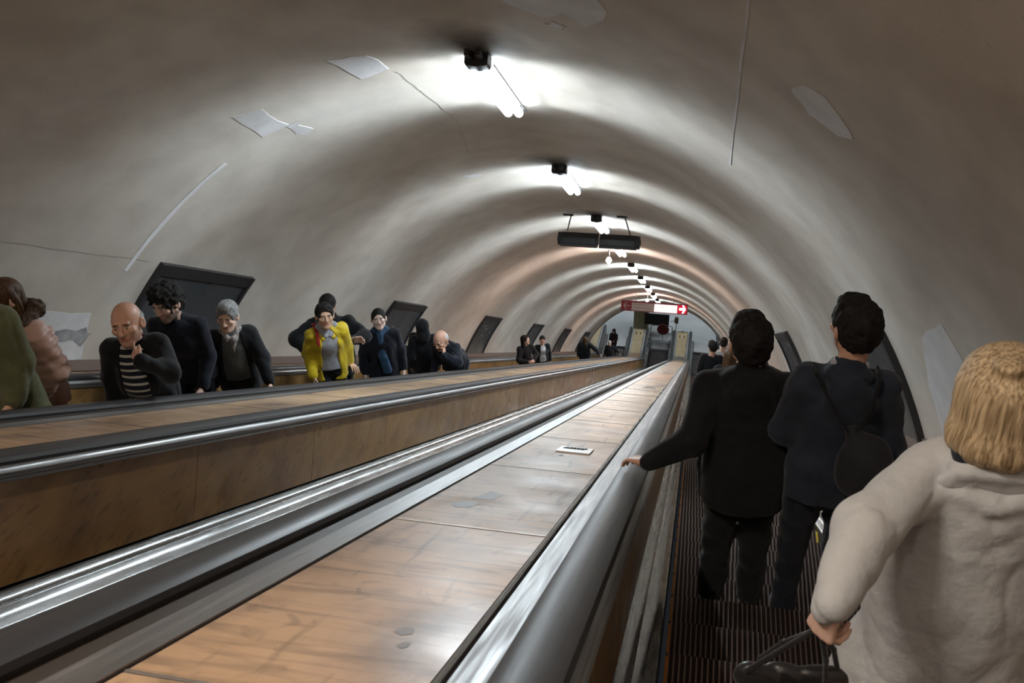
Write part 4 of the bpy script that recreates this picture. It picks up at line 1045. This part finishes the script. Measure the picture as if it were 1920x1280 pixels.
def strap(p, pts, r, m_, name='strap', k=1.6, ax=None):
    P_ = [cone(pts[i], pts[i+1], r, sq=(unit(ax) if ax is not None else None), k=k) for i in range(len(pts)-1)]
    return p.extra(name, P_, m_, h=max(.0045, r*.35), bl=.004)

# --- man in black, hand on the left handrail
wr = W(-.185, 4.45, -.548)
p = Person('person with short dark hair in a black hooded jacket, left hand on the handrail', (1407, 640), .250, 0, GR, tilt=-3, lean=7, hsc=1.12,
           head=(14, -2, -3), skin='tan', h=NEAR, wide=1.24, sw=1.1, arms={-1: dict(w=wr, pole=(-.4, -.6, -.7), d=(-.62, .72, -.34), back=(-.2, .4, .9), curl=(18, 22, 18), side=1, thumb=(38, 10)), 1: dict(w=(.10, .12, -.50), rel=True, pole=(1, -.6, 0))})
p.body(); p.hair('short', 'black', h=.004)
J, k = p.J, p.k; R = J['R']
up = lambda x, y, z: J['neck']+R@(np.array((x, y, z))*k)
p.top(K_['black'], 'jacket', t=.034, hem=.74, arm=.012, fold=.007, ff=15, cut=(.06, .05), neck=.07, seed=12, collar=.045,
      extra=[cone(up(-.085, -.035, -.005), up(.085, -.035, -.005), .052, bl=.03), cone(up(-.13, .0, -.02), up(-.05, -.09, -.035), .035, bl=.03), cone(up(.13, .0, -.02), up(.05, -.09, -.035), .035, bl=.03), ell(up(0, -.105, -.075), (.115, .05, .085), bl=.03)])
p.pants(K_['black2'], t=.030).shoes(K_['shoeblack'])

# --- man in navy with a drawstring pack
p = Person('person in a navy sweater with thin black backpack straps, standing near the right balustrade', (1603, 614), .66, 0, GR, tilt=1, lean=3,
           head=(24, -2, 0), skin='tan', h=NEAR, wide=.98, sw=.9, arms={-1: dict(w=(-.03, .24, -.42), rel=True, pole=(-.35, -1, -.2), d=(.3, .9, .3)), 1: dict(w=(.03, .16, -.46), rel=True, pole=(.4, -1, 0))})
p.body(stubble=.7); p.hair('short', 'black', h=.004)
J, k = p.J, p.k; R = J['R']; up = lambda x, y, z: J['neck']+R@(np.array((x, y, z))*k)
p.top(K_['navy'], 'sweater', t=.020, hem=.84, arm=.012, fold=.006, ff=17, neck=.068, collar=.03, seed=5,
      extra=[cone(up(-.06, -.05, .0), up(.06, -.05, .0), .034, bl=.03), ell(up(.01, -.10, -.09), (.11, .035, .12), bl=.04)])
p.extra('shirt_collar', [cone(up(-.05, -.02, .035), up(.05, -.02, .035), .026), cone(up(-.05, -.02, .035), up(-.055, .03, .01), .022), cone(up(.05, -.02, .035), up(.055, .03, .01), .022)], cloth('cloth_pale_check', (.35, .36, .42), .9, .5, 60), h=.006)
bk = K_['darkpack']
pk = p.extra('backpack', [ell(up(.10, -.16, -.36), (.12, .075, .17), bl=.03), cone(up(.03, -.15, -.20), up(.10, -.17, -.30), .03, .06, bl=.03)], bk, h=.008, fold=.006, ff=30)
st = [up(-.135, .03, .0), up(-.13, -.06, .0), up(-.05, -.15, -.11), up(.02, -.165, -.20)]
strap(p, st, .0085, K_['black']); st = [up(.115, .03, .01), up(.115, -.07, .0), up(.08, -.15, -.11), up(.035, -.165, -.20)]; strap(p, st, .0085, K_['black'])
p.pants(K_['jeans'], t=.014).shoes(K_['shoegrey'])

# --- blonde woman in the beige coat
p = Person('person with a blonde bob in a beige coat, seen from behind, holding black bag straps', (1880, 742), .665, 0, GR, tilt=0, lean=3,
           head=(-6, -4, 0), skin='light', h=NEAR, wide=1.04, sw=.80, hsc=1.0, girth=1.12,
           arms={-1: dict(px=(1556, 1138), reach=.532, pole=(-1, -.35, .25), d=(-.10, .1, -1), back=(-.8, -.6, 0), curl=(55, 60, 35), thumb=(20, 30)), 1: dict(w=(.12, .10, -.48), rel=True)})
p.body(); p.hair('bob', 'blond', h=.0042); BL = p
J, k = p.J, p.k; R = J['R']; up = lambda x, y, z: J['neck']+R@(np.array((x, y, z))*k)
def coatfold(P0):
    return P0
p.top(K_['coat'], 'coat', t=.034, hem=.50, arm=.006, fold=.0065, ff=20, h=.0055, zs=.3, flare=.10, cut=(.02, .02), neck=.078, bl=.045, seed=21,
      extra=[cone(up(-.075, -.045, .005), up(.075, -.045, .005), .040, bl=.02), cone(up(-.10, .02, -.005), up(-.06, -.06, .0), .034, bl=.02), cone(up(.10, .02, -.005), up(.06, -.06, .0), .034, bl=.02),
             cone(up(-.155, -.05, -.04), up(0, -.105, -.065), .026, .024, bl=.012), cone(up(.155, -.05, -.04), up(0, -.105, -.065), .026, .024, bl=.012)])
p.extra('coat_collar', [cone(up(-.105, .03, .0), up(-.075, -.07, .005), .030, sq=unit((0, .3, 1)), k=1.6), cone(up(-.075, -.07, .005), up(.075, -.07, .005), .034, sq=unit((0, .5, 1)), k=1.5), cone(up(.105, .03, .0), up(.075, -.07, .005), .030, sq=unit((0, .3, 1)), k=1.6), cone(up(-.10, -.075, -.03), up(.10, -.075, -.03), .036, sq=unit((0, 1, .3)), k=1.9)], K_['coat'], h=.006, bl=.012, fold=.002)
p.extra('inner_collar', [cone(up(-.07, -.05, .038), up(.07, -.05, .038), .030), cone(up(-.07, -.05, .038), up(-.085, .02, .02), .026), cone(up(.07, -.05, .038), up(.085, .02, .02), .026)], K_['navydark'], h=.006)
p.pants(K_['black2']).shoes(K_['shoeblack'])
# the bag in her hand
wl = p.base+p.Rz@p.J['wr', -1]; hnd = wl+np.array((-.01, .02, -.09))
bg = empty('handbag', tuple(hnd+np.array((-.03, .05, -.40)))); tag(bg, 'black leather handbag hanging by its straps from the blonde woman\'s left hand', 'bag')
bc = np.array((0, 0, .22))
sdf_obj('bag_body', [mesh_sdf([cone(bc+(-.07, -.02, -.16), bc+(.08, .02, -.16), .075, sq=np.array((0, 1., 0)), k=1.3), cone(bc+(-.085, -.01, -.03), bc+(.09, .01, -.03), .045, .04, sq=np.array((0, 1., 0)), k=1.5, bl=.05)], .006, .04,
        post=lambda F, X, Y, Z: F+wob(X, Y, Z, 28, 8, .006)+folds(X, Y, Z, 30, 3, .012))], K_['leather'], bg)
tp = hnd-np.array(bg.location)
for (x_, y_) in ((-.10, -.04), (-.07, .03), (.07, -.04), (.10, .03)):
    P_ = [cone(tp+(x_*.08, 0, .0), tp*.5+bc*.5+(x_*.62, y_*.5, .0), .0065), cone(tp*.5+bc*.5+(x_*.62, y_*.5, .0), bc+(x_, y_*.6, .0), .0065)]
    sdf_obj('handle', [mesh_sdf(P_, .004, .004)], K_['leather'], bg)
mb = MB(); mb.tube([bc+(-.092, -.026, .035), bc+(-.096, -.026, .015)], .009, 10); mb.build('buckle', mat('brass', (.6, .42, .15), .3, 1.0), bg)

# --- people further down the right-hand escalator
p = Person('person with dark hair in a black jacket, leftmost ahead of the man in black', (1336, 650), .37, 0, GR, skin='tan', h=FAR, head=(35, -5, 0), wide=1.0)
p.body(fingers=False); p.hair('short', 'black'); p.top(K_['black'], t=.02, fold=.006); p.pants(K_['black2']).shoes(K_['shoeblack'])
p = Person('person in a white printed top ahead of the man in black', (1357, 642), .62, 0, GR, skin='light', h=FAR, head=(-10, -5, 0), wide=.95)
p.body(fingers=False); p.hair('back', 'black'); p.top(K_['white'], 'top', t=.012, fold=.004); p.pants(K_['black2']).shoes(K_['shoeblack'])
p = Person('person with long brown hair close beside the head of the man in black', (1369, 668), .52, 0, GR, skin='light', h=FAR, head=(0, -10, 0), wide=.95)
p.body(fingers=False); p.hair('long', 'brown'); p.top(K_['black'], t=.016, fold=.004); p.pants(K_['black2']).shoes(K_['shoeblack'])

# --- left-hand escalator, from the left edge of the photograph
p = Person('person in an olive green coat cut off by the left edge of the photo', (-80, 540), -3.95, 180, GL, skin='olive', h=MID, head=(10, 0, 0), heading=185, wide=1.15, lean=6,
           arms={-1: dict(w=(.0, .12, -.50), rel=True)})
p.body(); p.hair('short', 'brown'); p.top(K_['olive'], 'coat', t=.035, hem=.62, arm=.02, fold=.010, ff=14, flare=.04, collar=.04); p.pants(K_['black2']).shoes(K_['shoeblack'])
p = Person('person in a pale pink puffer jacket with a brown fur hood', (6, 560), -4.25, 180, GL, skin='light', h=MID, heading=165, head=(-5, -5, 0), lean=4,
           arms={-1: dict(w=(-.02, .22, -.40), rel=True, pole=(-1, -.8, 0))})
p.body(); p.hair('long', 'brown')
J, k = p.J, p.k
def puff(P): pass
ex = []
for sd in (-1, 1):
    for (a_, b_) in ((J['sh', sd], J['el', sd]), (J['el', sd], J['wr', sd])):
        for q in np.linspace(.0, .95, 5): ex.append(ell(a_+(b_-a_)*q, (.108, .108, .042), bl=.006))
p.top(K_['pink'], 'puffer_jacket', t=.035, hem=.80, arm=.022, fold=.008, ff=22, extra=ex)
R = J['R']; up = lambda x, y, z: J['neck']+R@(np.array((x, y, z))*k)
p.extra('fur_hood', [cone(up(-.12, .02, .02), up(-.10, -.10, .05), .05), cone(up(-.10, -.10, .05), up(.10, -.10, .05), .055), cone(up(.10, -.10, .05), up(.12, .02, .02), .05)], HAIR['fur'], h=.008, fold=.014, ff=70)
p.pants(K_['jeans']).shoes(K_['shoeblack'])
# bald man, hand at his chin
p = Person('balding person in a dark jacket over a striped shirt, left hand held to the chin', (238, 606), -3.74, 180, GL, skin='tan', h=(.012, .005), heading=202, head=(-8, 6, 4), lean=10, hsc=1.30, girth=1.15, wide=1.08,
           arms={-1: dict(px=(262, 676), reach=.34, pole=(-.9, .1, -1), d=(.45, .15, .9), back=(-.1, 1, -.1), local=False, curl=(28, 35, 25), thumb=(50, 10), side=1), 1: dict(w=(.08, .1, -.50), rel=True)})
wl = p.J['wr', -1]; ch = p.J['head']+p.Rh@(np.array((0, .07, -.10))*p.hsc)
p.hands = [q for q in p.hands if q[0] == 1]+[(-1, wl, unit(ch-wl), np.array((-.25, 1., -.15)), 1, (30, 40, 30), (25, 12), [(12, 15, 10), (40, 55, 35), (45, 60, 35), (50, 60, 35)])]
p.body(stubble=.35, brows=(.07, .06, .06), nose=1.05); p.hair('fringe', 'grey')
p.shirt(K_['stripe'], 'striped_shirt', t=.012); p.top(K_['black'], 'jacket', t=.030, hem=.80, arm=.016, opening=(.012, .03, .03), fold=.007, neck=.08); p.pants(K_['black2']).shoes(K_['shoeblack'])
# curly-haired man looking down
p = Person('person with curly black hair and a beard in a dark navy sweater, looking down', (313, 568), -4.36, 180, GL, skin='light', h=MID, heading=190, head=(-22, -8, 6), lean=14, wide=1.14, hsc=1.2,
           arms={-1: dict(w=(.0, .16, -.48), rel=True)})
p.body(stubble=.95, brows=(.07, .06, .06)); p.hair('curly', 'black'); p.top(K_['navydark'], 'sweater', t=.02, hem=.84, arm=.012, fold=.006, neck=.07, collar=.02); p.pants(K_['black2']).shoes(K_['shoeblack'])
# grey-haired woman
p = Person('person with short grey hair, patterned scarf and open black cardigan', (426, 593), -4.05, 180, GL, skin='light', h=MID, heading=206, head=(-14, -2, -4), lean=8, girth=1.1, wide=1.1, hsc=1.15,
           arms={-1: dict(px=(508, 722), reach=.50, pole=(-1, -.5, 0)), 1: dict(w=(.08, .08, -.50), rel=True)})
p.body(); p.hair('short', 'grey'); J, k = p.J, p.k; R = J['R']; up = lambda x, y, z: J['neck']+R@(np.array((x, y, z))*k)
p.shirt(K_['greyshirt'], 'top', t=.012); p.top(K_['black'], 'cardigan', t=.028, hem=.76, arm=.014, opening=(.02, .06), fold=.006, neck=.08)
p.extra('scarf', [cone(up(-.075, .02, .02), up(-.03, .10, -.05), .03), cone(up(.075, .02, .02), up(.03, .10, -.05), .03), cone(up(-.075, .02, .02), up(0, -.06, .035), .03), cone(up(.075, .02, .02), up(0, -.06, .035), .03), cone(up(-.02, .115, -.05), up(-.01, .14, -.16), .03, .02)], K_['pattern'], fold=.005, ff=50)
p.pants(K_['black2']).shoes(K_['shoeblack'])
# boy in yellow
p = Person('person in a bright yellow jacket over a grey hoodie, hand on the handrail', (609, 592), -3.9, 180, GL, skin='olive', h=MID, heading=212, head=(0, 12, -4), lean=8, hsc=1.16,
           arms={-1: dict(w=atW((660, 698), n=-.575), pole=(-.5, -.9, -.4), d=(.75, -.6, -.1), back=(0, .3, 1), curl=(18, 22, 18), side=-1), 1: dict(w=(.06, .05, -.50), rel=True)})
p.body(brows=(.1, .08, .08)); p.hair('short', 'black'); J, k = p.J, p.k; R = J['R']; up = lambda x, y, z: J['neck']+R@(np.array((x, y, z))*k)
p.shirt(K_['greyhood'], 'hoodie', t=.014, collar=.03); p.top(K_['yellow'], 'jacket', t=.032, hem=.76, arm=.016, opening=(.02, .05), fold=.010, ff=20, neck=.085)
p.extra('grey_hood', [cone(up(-.09, .01, .02), up(-.03, .09, -.05), .03), cone(up(.09, .01, .02), up(.03, .09, -.05), .03), cone(up(-.09, .01, .02), up(0, -.085, .03), .042), cone(up(.09, .01, .02), up(0, -.085, .03), .042)], K_['greyhood'], fold=.004)
p.extra('yellow_collar', [cone(up(-.115, .0, .0), up(-.06, .10, -.08), .026), cone(up(.115, .0, .0), up(.06, .10, -.08), .026), cone(up(-.115, .0, .0), up(0, -.115, .0), .035), cone(up(.115, .0, .0), up(0, -.115, .0), .035)], K_['yellow'], fold=.004)
p.extra('backpack', [ell(up(0, -.23, -.28), (.15, .10, .22))], K_['darkpack'], h=.012, fold=.005)
strap(p, [up(.13, -.13, -.02), up(.125, -.03, .05), up(.12, .10, .0), up(.125, .165, -.11)], .018, K_['red'], 'red_strap', 1.4, (0, .5, 1)); 

p.pants(K_['jeans']).shoes(K_['shoeblack'])
# man in black behind him
p = Person('tall person in a black coat standing right behind the one in yellow, elbow out', (614, 574), -4.42, 180, GL, skin='light', h=MID, heading=196, head=(-10, -14, 0), lean=8, wide=1.12, sw=1.1,
           arms={1: dict(px=(585, 665), reach=.40, pole=(1, -.2, .45)), -1: dict(px=(655, 640), reach=.40, pole=(-1, -.2, -.4), d=(.9, .2, .2), back=(0, 1, .2))})
p.body(); p.hair('short', 'black'); p.top(K_['black'], 'coat', t=.032, hem=.74, arm=.020, fold=.008, collar=.03); p.pants(K_['black2']).shoes(K_['shoeblack'])
# woman with the blue scarf
p = Person('person with tied-back dark hair, navy coat and long blue scarf, looking at the camera', (710, 598), -4.12, 180, GL, skin='pale', h=MID, heading=202, head=(-2, 18, 2), lean=4, wide=1.05, hsc=1.12)
p.body(brows=(.15, .1, .1)); p.hair('back', 'black'); J, k = p.J, p.k; R = J['R']; up = lambda x, y, z: J['neck']+R@(np.array((x, y, z))*k)
p.top(K_['navydark'], 'coat', t=.026, hem=.68, arm=.016, fold=.007, flare=.02, collar=.04)
p.extra('scarf', [cone(up(-.07, .03, .03), up(0, .085, .0), .036), cone(up(.07, .03, .03), up(0, .085, .0), .036), cone(up(-.07, .03, .03), up(0, -.065, .04), .034), cone(up(.07, .03, .03), up(0, -.065, .04), .034),
                  cone(up(.01, .10, .0), up(-.0, .165, -.30), .042, .052, np.array((0, 1., 0)), 1.6), cone(up(-.0, .165, -.30), up(-.04, .165, -.50), .052, .065, np.array((0, 1., 0)), 2.0)], K_['scarf'], h=.006, fold=.007, ff=45)
p.pants(K_['black2']).shoes(K_['shoeblack'])
# woman in the grey jacket, arm out to the far rail
p = Person('person with glasses in a dark grey jacket, one arm stretched to the far handrail', (776, 637), -4.5, 180, GL, skin='pale', h=(.015, .007), heading=196, head=(-10, 8, -6), lean=12, wide=.95,
           arms={1: dict(px=(744, 664), reach=.46, far=True, pole=(.5, -.6, -.7)), -1: dict(w=(.0, .16, -.46), rel=True)})
p.body(brows=(.15, .1, .1)); p.hair('back', 'black'); J = p.J; p.shirt(K_['pattern'], 'top', t=.01); p.top(K_['charcoal'], 'jacket', t=.022, hem=.72, arm=.014, opening=(.0, .01), fold=.007)
mb = MB()
for sx in (-1, 1):
    c = np.array((sx*.031, .096, .003)); mb.tube([J['head']+p.Rh@((c+(.021*math.cos(q), 0, .017*math.sin(q)))*p.hsc) for q in np.linspace(0, 6.2832, 15)[:-1]], .0022, 6, closed=True)
    mb.tube([J['head']+p.Rh@(np.array((sx*.052, .094, .005))*p.hsc), J['head']+p.Rh@(np.array((sx*.084, .0, .006))*p.hsc)], .002, 6)
mb.tube([J['head']+p.Rh@(np.array((-.011, .099, .004))*p.hsc), J['head']+p.Rh@(np.array((.011, .099, .004))*p.hsc)], .002, 6)
mb.build('glasses', mat('glasses_rim', (.25, .24, .23), .3, .8), p.root)
p.pants(K_['black2']).shoes(K_['shoeblack'])
# hooded person
p = Person('person in a black hood and coat with the back turned, behind the stooping man', (792, 612), -4.30, 0, GL, skin='light', h=MID, heading=20, head=(0, -4, 0), wide=1.0)
p.body(fingers=False); p.hair('hood', K_['black'], 'hood'); p.top(K_['black'], 'coat', t=.03, hem=.68, arm=.018, fold=.007); p.pants(K_['black2']).shoes(K_['shoeblack'])
# stooping man
p = Person('stooping person with white hair round a bald crown, hand at the cheek', (826, 638), -3.88, 180, GL, skin='tan', h=(.015, .0055), heading=165, head=(0, -14, 8), lean=34, girth=1.1, wide=1.15, hsc=1.3,
           arms={-1: dict(px=(832, 666), reach=.36, pole=(-1, .1, -.9)), 1: dict(w=(.02, .15, -.45), rel=True)})
wl = p.J['wr', -1]; ch = p.J['head']+p.Rh@(np.array((-.075, .06, -.05))*p.hsc)
p.hands = [q for q in p.hands if q[0] == 1]+[(-1, wl, unit(ch-wl), np.array((-.9, .3, .0)), 1, (25, 30, 25), (35, 10), [(8, 10, 8), (20, 25, 15), (30, 35, 25), (35, 40, 30)])]
p.body(); p.hair('fringe', 'white'); p.top(K_['navydark'], 'jacket', t=.030, hem=.78, arm=.020, fold=.009, ff=20, collar=.03); p.pants(K_['black2']).shoes(K_['shoeblack'])
# the two women talking
p = Person('person with long dark hair in a black jacket turned to the neighbour on the right', (985, 637), -4.15, 180, GL, skin='light', h=(.017, .009), heading=222, head=(35, 8, 0), wide=.98,
           arms={1: dict(w=(-.10, .26, -.30), rel=True, pole=(1, -.3, -.5)), -1: dict(w=(.08, .28, -.28), rel=True, pole=(-1, -.3, -.5))})
p.body(fingers=False); p.hair('long', 'black'); p.top(K_['black'], t=.024, hem=.74, arm=.014, fold=.006); p.pants(K_['black2']).shoes(K_['shoeblack'])
p = Person('person with slicked-back hair and open black jacket over a pale top', (1017, 637), -4.32, 180, GL, skin='tan', h=(.017, .009), heading=206, head=(-14, 2, 0), wide=1.0)
p.body(fingers=False); p.hair('back', 'black'); p.shirt(K_['white'], 'top', t=.01); p.top(K_['black'], t=.024, hem=.78, arm=.014, opening=(.01, .05), fold=.006); p.pants(K_['black2']).shoes(K_['shoeblack'])
# seen from behind
p = Person('person in a wide black jacket seen from behind, right arm to the handrail', (1097, 636), -4.12, 0, GL, skin='light', h=FAR, heading=10, head=(0, 0, 0), wide=1.25, sw=1.15,
           arms={1: dict(px=(1125, 664), reach=.5, pole=(1, -.3, -.2)), -1: None})
p.body(fingers=False); p.hair('long', 'brown'); p.top(K_['black'], t=.035, hem=.72, arm=.02, fold=.008); p.pants(K_['black2']).shoes(K_['shoeblack'])
p = Person('person in a pale knitted hat and black coat, arm out to the handrail', (1143, 643), -4.12, 180, GL, skin='pale', h=FAR, heading=200, head=(0, 10, 0), wide=1.1,
           arms={-1: dict(px=(1163, 664), reach=.5, pole=(-1, -.3, -.2)), 1: None})
p.body(fingers=False); p.hair('beanie', K_['hatwhite'], 'knitted_hat'); p.top(K_['black'], 'coat', t=.028, hem=.7, arm=.018, fold=.006); p.pants(K_['black2']).shoes(K_['shoeblack'])
p = Person('person in dark clothes standing at the foot of the left-hand escalator', (1151, 621), -4.34, 180, GL, hz=FLOOR_Z+.0, skin='olive', h=FAR, heading=170, wide=1.1,
           arms={-1: dict(w=(.05, .25, -.3), rel=True)})
p.body(fingers=False); p.hair('hood', K_['black2'], 'hood'); p.top(K_['maroon'], 'coat', t=.028, hem=.7, arm=.018, fold=.006); p.pants(K_['jeans']).shoes(K_['shoeblack'])
